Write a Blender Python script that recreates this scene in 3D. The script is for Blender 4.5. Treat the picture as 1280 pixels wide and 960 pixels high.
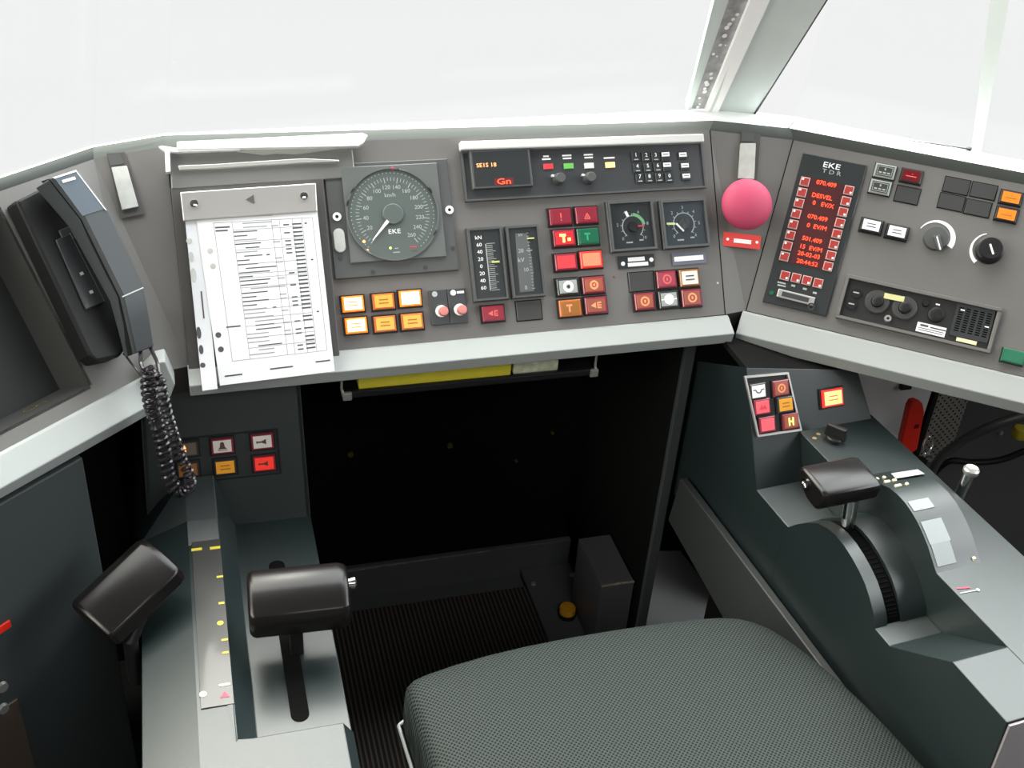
import bpy, math, random
from mathutils import Vector, Matrix
random.seed(5)
for o in list(bpy.data.objects): bpy.data.objects.remove(o, do_unlink=True)
SC = bpy.context.scene
COL = SC.collection

# ------------------------------------------------------------------ camera
F = 1400.0
CAM = Vector((0, 0, 1.70))
_x = Vector((5244, -503, F)).normalized()
_d = Vector((-174, 2149, F)); _d = (_d - _x * _d.dot(_x)).normalized()
_z = -_d; _y = _z.cross(_x)
def cam2world(v): return Vector((_x.dot(v), _y.dot(v), _z.dot(v)))
cd = bpy.data.cameras.new('camera'); cd.sensor_width = 36; cd.lens = F / 1280 * 36
cd.clip_start = .02; cd.clip_end = 200
cam = bpy.data.objects.new('camera', cd); COL.objects.link(cam)
cx, cy, cz = cam2world(Vector((1, 0, 0))), cam2world(Vector((0, -1, 0))), cam2world(Vector((0, 0, -1)))
cam.matrix_world = Matrix(((cx.x, cy.x, cz.x, CAM.x), (cx.y, cy.y, cz.y, CAM.y), (cx.z, cy.z, cz.z, CAM.z), (0, 0, 0, 1)))
SC.camera = cam

# ------------------------------------------------------------------ light
vs = SC.view_settings
vs.view_transform = 'Standard'; vs.look = 'None'; vs.exposure = 0; vs.gamma = 1; vs.use_curve_mapping = False
w = bpy.data.worlds.new('overcast_sky'); SC.world = w; w.use_nodes = True
nt = w.node_tree; nt.nodes.clear()
tc = nt.nodes.new('ShaderNodeTexCoord'); sx = nt.nodes.new('ShaderNodeSeparateXYZ')
mr = nt.nodes.new('ShaderNodeMapRange'); mr.inputs['From Min'].default_value = .02; mr.inputs['From Max'].default_value = 1.0
mr.inputs['To Min'].default_value = .915; mr.inputs['To Max'].default_value = 5.5
bg = nt.nodes.new('ShaderNodeBackground'); bg.inputs['Color'].default_value = (.975, .975, .98, 1)
wo = nt.nodes.new('ShaderNodeOutputWorld')
nt.links.new(tc.outputs['Generated'], sx.inputs[0]); nt.links.new(sx.outputs['Z'], mr.inputs['Value'])
nt.links.new(mr.outputs[0], bg.inputs['Strength'])
def glow(d, power, k, colr, prev):
    d = Vector(d).normalized()
    vm = nt.nodes.new('ShaderNodeVectorMath'); vm.operation = 'DOT_PRODUCT'; vm.inputs[1].default_value = d
    mx = nt.nodes.new('ShaderNodeMath'); mx.operation = 'MAXIMUM'; mx.inputs[1].default_value = 0
    pw = nt.nodes.new('ShaderNodeMath'); pw.operation = 'POWER'; pw.inputs[1].default_value = power
    mk = nt.nodes.new('ShaderNodeMapRange'); mk.inputs['From Min'].default_value = .02; mk.inputs['From Max'].default_value = .2; mk.inputs['To Max'].default_value = k
    ml = nt.nodes.new('ShaderNodeMath'); ml.operation = 'MULTIPLY'
    b2 = nt.nodes.new('ShaderNodeBackground'); b2.inputs['Color'].default_value = (*colr, 1); ad = nt.nodes.new('ShaderNodeAddShader')
    nt.links.new(tc.outputs['Generated'], vm.inputs[0]); nt.links.new(vm.outputs['Value'], mx.inputs[0]); nt.links.new(mx.outputs[0], pw.inputs[0])
    nt.links.new(sx.outputs['Z'], mk.inputs['Value']); nt.links.new(pw.outputs[0], ml.inputs[0]); nt.links.new(mk.outputs[0], ml.inputs[1])
    nt.links.new(ml.outputs[0], b2.inputs['Strength']); nt.links.new(prev, ad.inputs[0]); nt.links.new(b2.outputs[0], ad.inputs[1]); return ad.outputs[0]
last = glow((.72, .52, .55), 5, 6.5, (.95, 1, 1), bg.outputs[0])        # added sky glow, front right, to brighten the right console top
last = glow((-.45, .61, .64), 10, 11, (1, .93, .76), last)              # added warm sky glow, front left, to brighten the left console slope
nt.links.new(last, wo.inputs[0])
def area(name, loc, target, size, sizey, power, col=(1, 1, 1)):
    ld = bpy.data.lights.new(name, 'AREA'); ld.shape = 'RECTANGLE'; ld.size = size; ld.size_y = sizey
    ld.energy = power; ld.color = col
    o = bpy.data.objects.new(name, ld); COL.objects.link(o); o.location = loc
    o.rotation_euler = (Vector(target) - Vector(loc)).to_track_quat('-Z', 'Y').to_euler()
    return o
area('left_window_daylight', (-1.75, .40, 1.65), (-.1, 1.0, .5), 1.1, .7, 26, (1, .93, .78))
area('right_window_daylight', (2.5, .3, 1.9), (.3, .9, .8), 1.3, .8, 16, (.94, .98, 1))
sl = bpy.data.lights.new('soft_sun', 'SUN'); sl.energy = .75; sl.angle = math.radians(14); sl.color = (1, .97, .90)
so = bpy.data.objects.new('soft_sun', sl); COL.objects.link(so); so.rotation_euler = Vector((.0, -.65, -.76)).to_track_quat('-Z', 'Y').to_euler()
area('overhead_fill', (.4, -.5, 2.2), (.4, .6, 0.9), 1.2, .5, 9, (1, .97, .93))  # added fill that lifts the cab's ambient light, no lamp fitted there

# ------------------------------------------------------------------ materials
def mat(name, col, rough=.5, metal=0, emit=0, ecol=None, bump=0, bscale=300, vary=0, vscale=6, alpha=1, coat=0, spec=.5):
    m = bpy.data.materials.new(name); m.use_nodes = True
    n = m.node_tree.nodes; l = m.node_tree.links; b = n['Principled BSDF']
    b.inputs['Base Color'].default_value = (*col, 1); b.inputs['Roughness'].default_value = rough
    b.inputs['Metallic'].default_value = metal; b.inputs['Specular IOR Level'].default_value = spec
    if coat: b.inputs['Coat Weight'].default_value = coat; b.inputs['Coat Roughness'].default_value = .08
    if emit:
        b.inputs['Emission Color'].default_value = (*(ecol or col), 1); b.inputs['Emission Strength'].default_value = emit
    tcn = n.new('ShaderNodeTexCoord')
    if bump:
        t = n.new('ShaderNodeTexNoise'); t.inputs['Scale'].default_value = bscale; t.inputs['Detail'].default_value = 3
        bp = n.new('ShaderNodeBump'); bp.inputs['Strength'].default_value = bump; bp.inputs['Distance'].default_value = .0005
        l.new(tcn.outputs['Object'], t.inputs['Vector']); l.new(t.outputs['Fac'], bp.inputs['Height']); l.new(bp.outputs[0], b.inputs['Normal'])
    if vary:
        t = n.new('ShaderNodeTexNoise'); t.inputs['Scale'].default_value = vscale; t.inputs['Detail'].default_value = 5
        mx = n.new('ShaderNodeMapRange'); mx.inputs['From Min'].default_value = .3; mx.inputs['From Max'].default_value = .7
        mx.inputs['To Min'].default_value = 1 - vary; mx.inputs['To Max'].default_value = 1 + vary
        vm = n.new('ShaderNodeVectorMath'); vm.operation = 'SCALE'; vm.inputs[0].default_value = col
        l.new(tcn.outputs['Object'], t.inputs['Vector']); l.new(t.outputs['Fac'], mx.inputs['Value']); l.new(mx.outputs[0], vm.inputs['Scale'])
        l.new(vm.outputs[0], b.inputs['Base Color'])
    if alpha < 1: b.inputs['Alpha'].default_value = alpha
    return m
M = {}
M['panel'] = mat('panel_grey', (.135, .13, .125), .55, bump=.25, bscale=900, vary=.04)
M['panel_dk'] = mat('recess_dark', (.07, .067, .065), .5, bump=.2, bscale=900)
M['rim'] = mat('rim_greygreen', (.085, .093, .088), .85, spec=.1)
M['lip'] = mat('lip_aluminium_grey', (.31, .33, .325), .55, bump=.12, bscale=500, vary=.02)
M['ledge'] = mat('ledge_white', (.95, .95, .95), .5)
M['teal'] = mat('console_teal_grey', (.012, .020, .0205), .36, bump=.3, bscale=1200, vary=.03, spec=.8)
M['black'] = mat('black_plastic', (.010, .010, .011), .42, spec=.35)
M['blackmatt'] = mat('black_matt', (.006, .006, .006), .9, spec=.1)
M['kneebd'] = mat('kneehole_board', (.10, .105, .11), .5, vary=.1, bump=.1)
M['instr'] = mat('instrument_black', (.045, .048, .052), .35, vary=.02)
M['instr2'] = mat('instrument_face', (.028, .032, .034), .3, coat=.3)
M['speedf'] = mat('speedometer_face', (.10, .12, .115), .3, coat=.3)
M['speedb'] = mat('speedometer_bezel', (.12, .128, .126), .4)
M['frame'] = mat('instrument_frame', (.08, .084, .084), .4)
M['white'] = mat('white_paint', (.85, .85, .84), .5)
M['dimw'] = mat('dim_white_paint', (.42, .45, .44), .5)
M['paper'] = mat('paper', (.74, .75, .77), .7, vary=.015, vscale=40)
M['ink'] = mat('ink', (.07, .07, .08), .8)
M['inklt'] = mat('ink_light', (.30, .30, .32), .8)
M['pocket'] = mat('clear_pocket', (.66, .67, .70), .2, coat=.5)
M['steel'] = mat('brushed_steel', (.60, .585, .57), .32, .75, bump=.3, bscale=150)
M['chrome'] = mat('chrome', (.8, .8, .8), .12, 1)
M['handle'] = mat('handle_plate', (.45, .46, .44), .5, vary=.12, vscale=60)
M['mush'] = mat('mushroom_pink_red', (.50, .055, .125), .65)
M['redlab'] = mat('red_label', (.75, .06, .05), .4)
M['grip'] = mat('grip_black_satin', (.008, .007, .007), .24, bump=.2, bscale=700, spec=.35)
M['slot'] = mat('slot_black', (.004, .004, .004), .9, spec=.05)
M['scale'] = mat('scale_plate', (.05, .05, .047), .4, coat=.2)
M['yellowmk'] = mat('yellow_mark', (.75, .6, .06), .5)
M['creammk'] = mat('cream_mark', (.75, .7, .45), .5)
M['redmk'] = mat('red_mark', (.7, .05, .1), .5)
M['yellowb'] = mat('yellow_pedal_button', (.80, .38, .02), .4)
M['folder'] = mat('yellow_folder', (.72, .62, .05), .5, vary=.06, vscale=30)
M['doc'] = mat('worn_documents', (.55, .58, .42), .5, vary=.25, vscale=90)
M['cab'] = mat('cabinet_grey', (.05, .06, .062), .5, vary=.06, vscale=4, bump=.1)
M['wallgrey'] = mat('light_grey_panel', (.80, .80, .80), .5, vary=.04)
M['shell'] = mat('cab_lining', (.13, .135, .135), .7, vary=.03)
M['floor'] = mat('floor_dark', (.03, .03, .03), .8, vary=.2)
M['floorlt'] = mat('floor_light_grey', (.85, .86, .87), .5)
M['redh'] = mat('red_handle', (.90, .03, .015), .35)
M['hose'] = mat('rubber_hose', (.07, .07, .07), .4)
M['cord'] = mat('coiled_cord_black', (.02, .018, .022), .22)
M['phone'] = mat('handset_black', (.009, .009, .010), .5, bump=.1, spec=.25)
M['phonegrey'] = mat('handset_back_grey', (.042, .048, .052), .4, spec=.35)
M['card'] = mat('blue_grey_card', (.075, .095, .12), .4, spec=.3)
M['pillar'] = mat('pillar_pale', (.60, .67, .65), .4, vary=.05)
M['seal'] = mat('window_seal', (.36, .36, .37), .5, vary=.3, vscale=60)
M['speck'] = mat('white_speck', (.95, .95, .95), .6)
M['amberled'] = mat('amber_led', (.9, .3, .1), .5, emit=2.2, ecol=(1, .33, .12))
M['redled'] = mat('red_led', (1, .05, .02), .5, emit=2.6, ecol=(1, .07, .02))
M['redglow'] = mat('red_led_glow', (.09, .008, .010), .5, emit=.03, ecol=(1, .03, .02))
M['yelled'] = mat('yellow_led', (.8, .8, .2), .5, emit=1.2, ecol=(.9, .85, .25))
M['olive'] = mat('olive_trace', (.11, .085, .01), .5)
M['wear'] = mat('worn_edge', (.30, .26, .19), .6, vary=.4, vscale=80)
# button caps: colour, emission
def cap(name, col, e=0, ec=None): M[name] = mat('cap_' + name, col, .3, emit=e, ecol=ec, coat=.4)
cap('lit', (1, .92, .6), 1.0, (1, .86, .5)); cap('lityel', (1, .75, .25), .75, (1, .72, .22)); cap('litwhite', (1, 1, .95), 1.3, (1, .98, .93))
cap('litrim', (.85, .2, .02), 1.0, (1, .20, .01)); cap('amber', (.85, .38, .05), .18, (1, .45, .08)); cap('amberrim', (.45, .12, .02), .1, (1, .2, .02))
cap('dred', (.26, .02, .04), 0); cap('redglowcap', (.5, .02, .03), .25, (1, .05, .05)); cap('green', (.01, .12, .06)); cap('red', (.62, .05, .06), .12, (1, .1, .12))
cap('peach', (.72, .26, .15), .1, (1, .4, .2)); cap('greyw', (.35, .38, .36)); cap('orangered', (.36, .10, .06)); cap('brown', (.32, .13, .03))
cap('redbrown', (.30, .09, .06)); cap('pink', (.36, .05, .09)); cap('whitecap', (.8, .78, .72)); cap('blankcap', (.055, .056, .056)); cap('drk', (.03, .033, .033))
cap('orange', (.95, .20, .02), .25, (1, .25, .03)); cap('redhot', (.95, .03, .02), .35, (1, .05, .03)); cap('blacklens', (.05, .052, .05)); cap('dkredlens', (.14, .005, .01))
cap('pinklit', (.85, .10, .13), .25, (1, .15, .2)); cap('brownlens', (.16, .13, .09)); cap('keyred', (.38, .045, .04), .0, (1, .1, .05)); cap('keyrim', (.62, .42, .40))
cap('white', (.92, .92, .92), .1, (1, 1, 1)); cap('grn2', (.005, .14, .07)); cap('dimorange', (.35, .12, .02)); cap('amberdark', (.75, .33, .02), .12, (1, .4, .02))
M['legred'] = mat('legend_red', (.7, .12, .10), .5, emit=.06, ecol=(1, .15, .12))
M['legor'] = mat('legend_orange', (.95, .3, .15), .5, emit=.2, ecol=(1, .3, .1))
M['legyel'] = mat('legend_yellow', (1, .85, .2), .5, emit=1.3, ecol=(1, .8, .15))
M['leggrn'] = mat('legend_green', (.02, .35, .18), .5)
M['legdk'] = mat('legend_dark', (.10, .05, .02), .6)
M['legbr'] = mat('legend_brown', (.35, .14, .02), .6)

def glass(name, tint=(.98, 1, .99), fac=.06):
    m = bpy.data.materials.new(name); m.use_nodes = True; n = m.node_tree.nodes; l = m.node_tree.links; n.clear()
    o = n.new('ShaderNodeOutputMaterial'); t = n.new('ShaderNodeBsdfTransparent'); g = n.new('ShaderNodeBsdfGlossy'); mx = n.new('ShaderNodeMixShader')
    t.inputs[0].default_value = (*tint, 1); g.inputs['Roughness'].default_value = .02; mx.inputs[0].default_value = fac
    l.new(t.outputs[0], mx.inputs[1]); l.new(g.outputs[0], mx.inputs[2]); l.new(mx.outputs[0], o.inputs[0]); return m
M['glass'] = glass('window_glass', (.99, 1, .995), .006); M['lens'] = glass('instrument_glass', (.97, .98, .98), .05)
M['acrylic'] = glass('acrylic_sheet', (.92, .93, .93), .14)

def pattern_mat(name, kind, c1, c2, scale, rough=.6):
    m = bpy.data.materials.new(name); m.use_nodes = True; n = m.node_tree.nodes; l = m.node_tree.links; b = n['Principled BSDF']
    b.inputs['Roughness'].default_value = rough
    tc = n.new('ShaderNodeTexCoord'); sp = n.new('ShaderNodeSeparateXYZ'); l.new(tc.outputs['Object'], sp.inputs[0])
    def sinw(sock, s, ph=0):
        a = n.new('ShaderNodeMath'); a.operation = 'MULTIPLY_ADD'; a.inputs[1].default_value = s; a.inputs[2].default_value = ph; l.new(sock, a.inputs[0])
        q = n.new('ShaderNodeMath'); q.operation = 'SINE'; l.new(a.outputs[0], q.inputs[0]); return q.outputs[0]
    def op(o, a, bb):
        q = n.new('ShaderNodeMath'); q.operation = o
        for i, s in enumerate((a, bb)):
            if isinstance(s, (int, float)): q.inputs[i].default_value = s
            else: l.new(s, q.inputs[i])
        return q.outputs[0]
    X, Y, Z = sp.outputs
    if kind == 'weave':
        h = op('MULTIPLY', sinw(X, scale), sinw(Y, scale)); h = op('MULTIPLY_ADD', h, .5); h = op('ADD', h, .0)
        f = op('GREATER_THAN', h, .42)
    elif kind == 'ribs':
        h = sinw(X, scale); f = op('GREATER_THAN', h, .35)
    elif kind == 'holes':
        a = op('MULTIPLY', sinw(X, scale), sinw(Z, scale)); f = op('LESS_THAN', a, .55); h = f
    b.inputs['Specular IOR Level'].default_value = .15
    mx = n.new('ShaderNodeMix'); mx.data_type = 'RGBA'; mx.inputs['A'].default_value = (*c1, 1); mx.inputs['B'].default_value = (*c2, 1)
    l.new(f, mx.inputs['Factor']); l.new(mx.outputs['Result'], b.inputs['Base Color'])
    bp = n.new('ShaderNodeBump'); bp.inputs['Strength'].default_value = .5; bp.inputs['Distance'].default_value = .001
    l.new(h, bp.inputs['Height']); l.new(bp.outputs[0], b.inputs['Normal'])
    return m
M['seatfab'] = pattern_mat('seat_weave', 'weave', (.004, .006, .006), (.038, .047, .045), 1050)
M['ribmat'] = pattern_mat('ribbed_mat', 'ribs', (.03, .026, .024), (.12, .10, .09), 700)
M['perf'] = pattern_mat('perforated_metal', 'holes', (.012, .012, .012), (.30, .28, .25), 420, .5)

# ------------------------------------------------------------------ geometry helpers
def ray(p): return cam2world(Vector((p[0] - 640, p[1] - 480, F))).normalized()
def onplane(p, P, n):
    d = ray(p); t = (P - CAM).dot(n) / d.dot(n); return CAM + d * t
def onz(p, z): return onplane(p, Vector((0, 0, z)), Vector((0, 0, 1)))
def onx(p, x): return onplane(p, Vector((x, 0, 0)), Vector((1, 0, 0)))
def ony(p, y): return onplane(p, Vector((0, y, 0)), Vector((0, 1, 0)))
class Pl:
    def __init__(s, O, U, V):
        s.O, s.U, s.V = Vector(O), Vector(U).normalized(), Vector(V).normalized(); s.N = s.U.cross(s.V).normalized()
    def at(s, p, h=0): return onplane(p, s.O + s.N * h, s.N)
    def uv(s, p, h=0): d = s.at(p, h) - s.O; return d.dot(s.U), d.dot(s.V)
    def P(s, u, v, h=0): return s.O + s.U * u + s.V * v + s.N * h
    def frame(s, u, v, h=0):
        P = s.P(u, v, h); U, V, N = s.U, s.V, s.N
        return Matrix(((U.x, V.x, N.x, P.x), (U.y, V.y, N.y, P.y), (U.z, V.z, N.z, P.z), (0, 0, 0, 1)))
    def fr(s, p, h=0): return s.frame(*s.uv(p, h), h)
    def sc(s, p):  # metres per pixel along U at pixel p
        return abs((s.at((p[0] + 5, p[1])) - s.at((p[0] - 5, p[1]))).dot(s.U)) / 10
    def rect(s, quad, h=0):   # mean axis aligned rect of a TL,TR,BR,BL pixel quad
        q = [s.uv(p, h) for p in quad]
        u0 = (q[0][0] + q[3][0]) / 2; u1 = (q[1][0] + q[2][0]) / 2; v1 = (q[0][1] + q[1][1]) / 2; v0 = (q[2][1] + q[3][1]) / 2
        return u0, u1, v0, v1
MW = {}
class MB:
    def __init__(s): s.v = []; s.f = []
    def add(s, vs, fs):
        k = len(s.v); s.v += [Vector(v) for v in vs]; s.f += [tuple(i + k for i in f) for f in fs]; return s
    def box(s, x0, x1, y0, y1, z0, z1):
        return s.add([(x0, y0, z0), (x1, y0, z0), (x1, y1, z0), (x0, y1, z0), (x0, y0, z1), (x1, y0, z1), (x1, y1, z1), (x0, y1, z1)],
                     [(0, 3, 2, 1), (4, 5, 6, 7), (0, 1, 5, 4), (1, 2, 6, 5), (2, 3, 7, 6), (3, 0, 4, 7)])
    def cbox(s, cx, cy, w, h, z0, z1, c=.0):   # box with chamfered top
        x0, x1, y0, y1 = cx - w / 2, cx + w / 2, cy - h / 2, cy + h / 2
        zc = z1 - c
        return s.add([(x0, y0, z0), (x1, y0, z0), (x1, y1, z0), (x0, y1, z0), (x0, y0, zc), (x1, y0, zc), (x1, y1, zc), (x0, y1, zc),
                      (x0 + c, y0 + c, z1), (x1 - c, y0 + c, z1), (x1 - c, y1 - c, z1), (x0 + c, y1 - c, z1)],
                     [(0, 3, 2, 1), (0, 1, 5, 4), (1, 2, 6, 5), (2, 3, 7, 6), (3, 0, 4, 7), (4, 5, 9, 8), (5, 6, 10, 9), (6, 7, 11, 10), (7, 4, 8, 11), (8, 9, 10, 11)])
    def ring(s, x0, x1, y0, y1, t, z0, z1):   # rectangular frame
        s.box(x0, x1, y0, y0 + t, z0, z1); s.box(x0, x1, y1 - t, y1, z0, z1); s.box(x0, x0 + t, y0 + t, y1 - t, z0, z1); return s.box(x1 - t, x1, y0 + t, y1 - t, z0, z1)
    def prism(s, poly, z0, z1):
        n = len(poly); a = sum(poly[i][0] * poly[(i + 1) % n][1] - poly[(i + 1) % n][0] * poly[i][1] for i in range(n))
        if a < 0: poly = poly[::-1]
        return s.add([(x, y, z0) for x, y in poly] + [(x, y, z1) for x, y in poly],
                     [tuple(range(n - 1, -1, -1)), tuple(range(n, 2 * n))] + [(i, (i + 1) % n, n + (i + 1) % n, n + i) for i in range(n)])
    def cyl(s, cx, cy, z0, z1, r, r2=None, n=24):
        r2 = r if r2 is None else r2; A = [2 * math.pi * i / n for i in range(n)]
        return s.add([(cx + r * math.cos(a), cy + r * math.sin(a), z0) for a in A] + [(cx + r2 * math.cos(a), cy + r2 * math.sin(a), z1) for a in A],
                     [tuple(range(n - 1, -1, -1)), tuple(range(n, 2 * n))] + [(i, (i + 1) % n, n + (i + 1) % n, n + i) for i in range(n)])
    def lathe(s, prof, cx=0, cy=0, n=40):
        A = [2 * math.pi * i / n for i in range(n)]; vs = []; fs = []
        for r, z in prof: vs += [(cx + r * math.cos(a), cy + r * math.sin(a), z) for a in A]
        for k in range(len(prof) - 1):
            for i in range(n): fs.append((k * n + i, k * n + (i + 1) % n, (k + 1) * n + (i + 1) % n, (k + 1) * n + i))
        fs.append(tuple(range(n - 1, -1, -1))); fs.append(tuple((len(prof) - 1) * n + i for i in range(n)))
        return s.add(vs, fs)
    def annulus(s, cx, cy, r0, r1, a0, a1, z0, z1, n=30, taper=None):
        poly_o, poly_i = [], []
        for i in range(n + 1):
            t = i / n; a = math.radians(a0 + (a1 - a0) * t); ri = r0 if taper is None else r1 - (r1 - r0) * (taper + (1 - taper) * t)
            poly_o.append((cx + r1 * math.cos(a), cy + r1 * math.sin(a))); poly_i.append((cx + ri * math.cos(a), cy + ri * math.sin(a)))
        for i in range(n):
            s.prism([poly_i[i], poly_i[i + 1], poly_o[i + 1], poly_o[i]], z0, z1)
        return s
    def bar(s, x0, y0, x1, y1, t, z0, z1, t2=None):
        t2 = t if t2 is None else t2; d = Vector((x1 - x0, y1 - y0)); d.normalize(); n = Vector((-d.y, d.x))
        return s.prism([(x0 - n.x * t / 2, y0 - n.y * t / 2), (x1 - n.x * t2 / 2, y1 - n.y * t2 / 2), (x1 + n.x * t2 / 2, y1 + n.y * t2 / 2), (x0 + n.x * t / 2, y0 + n.y * t / 2)], z0, z1)
    def text(s, body, x, y, size, z, rot=0, ext=.0002, sxs=1):
        cu = bpy.data.curves.new('t', 'FONT'); cu.body = body; cu.size = size; cu.align_x = 'CENTER'; cu.align_y = 'CENTER'; cu.extrude = ext; cu.resolution_u = 2
        o = bpy.data.objects.new('t', cu); COL.objects.link(o); dg = bpy.context.evaluated_depsgraph_get()
        me = bpy.data.meshes.new_from_object(o.evaluated_get(dg)); c, sn = math.cos(rot), math.sin(rot)
        s.add([(x + v.co.x * sxs * c - v.co.y * sn, y + v.co.x * sxs * sn + v.co.y * c, z + v.co.z + ext) for v in me.vertices], [tuple(p.vertices) for p in me.polygons])
        bpy.data.meshes.remove(me); bpy.data.objects.remove(o); bpy.data.curves.remove(cu); return s
    def hull(s, a, b, caps=True):   # loft between two equal polygons (3D)
        n = len(a); fs = [(i, (i + 1) % n, n + (i + 1) % n, n + i) for i in range(n)]
        if caps: fs += [tuple(range(n - 1, -1, -1)), tuple(range(n, 2 * n))]
        return s.add(list(a) + list(b), fs)
    def loft(s, rings, caps=True):
        n = len(rings[0]); vs = [p for r in rings for p in r]; fs = []
        for k in range(len(rings) - 1):
            for i in range(n): fs.append((k * n + i, k * n + (i + 1) % n, (k + 1) * n + (i + 1) % n, (k + 1) * n + i))
        if caps: fs += [tuple(range(n - 1, -1, -1)), tuple((len(rings) - 1) * n + i for i in range(n))]
        return s.add(vs, fs)
    def slab(s, poly, off):  # 3D polygon thickened by vector
        off = Vector(off); return s.hull([Vector(p) for p in poly], [Vector(p) + off for p in poly])
    def strip(s, a, b): # two 3D polylines
        n = len(a); return s.add(list(a) + list(b), [(i, i + 1, n + i + 1, n + i) for i in range(n - 1)])
    def tube(s, path, r, n=8):
        path = [Vector(p) for p in path]; T = []
        for i in range(len(path)): T.append((path[min(i + 1, len(path) - 1)] - path[max(i - 1, 0)]).normalized())
        up = Vector((0, 0, 1)) if abs(T[0].z) < .9 else Vector((1, 0, 0)); u = T[0].cross(up).normalized(); rings = []
        for i, p in enumerate(path):
            u = (u - T[i] * u.dot(T[i])).normalized(); w = T[i].cross(u)
            rr = r[i] if isinstance(r, (list, tuple)) else r
            rings.append([p + (u * math.cos(2 * math.pi * k / n) + w * math.sin(2 * math.pi * k / n)) * rr for k in range(n)])
        return s.loft(rings)
    def obj(s, name, m, parent=None, world=False, Mx=None, bevel=0, smooth=False, seg=2, label=None, fix=True, sub=0):
        me = bpy.data.meshes.new(name); vs = s.v
        if world:
            R = (MW[parent.name] if parent else (Mx or Matrix())).inverted(); vs = [R @ v for v in vs]
        me.from_pydata([tuple(v) for v in vs], [], s.f); me.materials.append(M[m] if isinstance(m, str) else m); me.update()
        if fix:
            import bmesh
            bm = bmesh.new(); bm.from_mesh(me); bmesh.ops.remove_doubles(bm, verts=bm.verts, dist=1e-7) if bevel or smooth or sub else None
            bmesh.ops.recalc_face_normals(bm, faces=bm.faces); bm.to_mesh(me); bm.free()
        o = bpy.data.objects.new(name, me); COL.objects.link(o)
        if parent: o.parent = parent; MW[o.name] = MW[parent.name]
        elif Mx: o.matrix_world = Mx; MW[o.name] = Mx
        else: MW[o.name] = Matrix()
        if bevel:
            b = o.modifiers.new('bevel', 'BEVEL'); b.width = bevel; b.segments = seg; b.limit_method = 'ANGLE'; b.angle_limit = math.radians(35)
        if sub:
            b = o.modifiers.new('subd', 'SUBSURF'); b.levels = sub; b.render_levels = sub
        if smooth:
            for p in me.polygons: p.use_smooth = True
            try: me.set_sharp_from_angle(angle=math.radians(38))
            except Exception: pass
        if label: o['label'] = label
        return o
def tag(o, label, cat, group=None):
    o['label'] = label; o['category'] = cat
    if group: o['group'] = group
    return o
def struct(o): o['kind'] = 'structure'; return o
def thing(name, label, cat, Mx, group=None):
    o = bpy.data.objects.new(name, None); o.empty_display_size = .02; COL.objects.link(o)
    if not isinstance(Mx, Matrix): Mx = Matrix.Translation(Mx)
    o.matrix_world = Mx; MW[o.name] = Mx; return tag(o, label, cat, group)
def lerp(a, b, t): return a + (b - a) * t

# ------------------------------------------------------------------ principal planes of the desk
def yawv(d): a = math.radians(d); return Vector((math.cos(a), math.sin(a), 0))
def panel_plane(pix, z, yaw, slope=55):
    O = onz(pix, z); U = yawv(yaw); Fw = Vector((-U.y, U.x, 0)); s = math.radians(slope)
    return Pl(O, U, Fw * math.cos(s) + Vector((0, 0, math.sin(s))))
ZA = .84
CP = panel_plane((570, 425), ZA, .8)
RP = panel_plane((940, 391), ZA, -37)
LP = panel_plane((100, 512), ZA, 41)

# seam end points
A_cl, A_cr = CP.at((236, 458)), CP.at((906, 393)); T_cl, T_cr = CP.at((207, 183)), CP.at((887, 163))
A_r0, A_r1 = RP.at((932, 388)), RP.P(1.05, 0); T_r0 = RP.at((991, 175))
vT = RP.uv((991, 175))[1]; T_r1 = RP.P(1.05, vT)
A_l1, A_l0 = LP.at((178, 469)), LP.P(-.62, 0); T_l1 = LP.at((117, 199)); vTl = LP.uv((117, 199))[1]; T_l0 = LP.P(-.62, vTl)
ZT = T_cr.z

# ------------------------------------------------------------------ the cab shell
# plan polygon of the walls
WALL = [Vector((-1.3, -1.4, 0)), Vector((-1.3, 1.05, 0)), Vector((-.42, 1.97, 0)), Vector((1.05, 1.97, 0)), Vector((2.0, 1.22, 0)), Vector((2.0, -1.4, 0))]
def wallseg(name, a, b, z0, z1, t=.04, m='shell'):
    d = (b - a).normalized(); n = Vector((d.y, -d.x, 0)); n = -n  # outward left of travel
    mb = MB().hull([a + Vector((0, 0, z0)), b + Vector((0, 0, z0)), b + n * t + Vector((0, 0, z0)), a + n * t + Vector((0, 0, z0))],
                   [a + Vector((0, 0, z1)), b + Vector((0, 0, z1)), b + n * t + Vector((0, 0, z1)), a + n * t + Vector((0, 0, z1))])
    return struct(mb.obj(name, m))
mb = MB(); mb.box(-1.35, 2.06, -1.45, 2.03, -.05, 0); struct(mb.obj('floor', 'floor'))
mb = MB(); mb.box(-1.35, 2.05, -1.45, 1.25, 2.3, 2.35); struct(mb.obj('ceiling', 'shell'))
wallseg('wall_left', WALL[0], WALL[1], 0, ZT - .01)
wallseg('wall_front_left', WALL[1], WALL[2], 0, .72)
wallseg('wall_front', WALL[2], WALL[3], 0, .72)
wallseg('wall_front_right', WALL[3], WALL[4], 0, .72)
wallseg('wall_right', WALL[4], WALL[5], 0, ZT - .01)
wallseg('wall_back', WALL[5], WALL[0], 0, 2.3)
def upperwall(name, a, b): return wallseg(name, a, b, ZT - .01, 2.3)
upperwall('wall_left_pier', WALL[0], lerp(WALL[0], WALL[1], .40)); upperwall('wall_right_pier', lerp(WALL[4], WALL[5], .5), WALL[5])
def pane(name, quad, m='glass'):
    q = [Vector(p) for p in quad]; n = (q[1] - q[0]).cross(q[3] - q[0]).normalized() * .006
    return struct(MB().slab(q, n).obj(name, m))
up = Vector((0, 0, 1))
zl = ZT + .008
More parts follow.
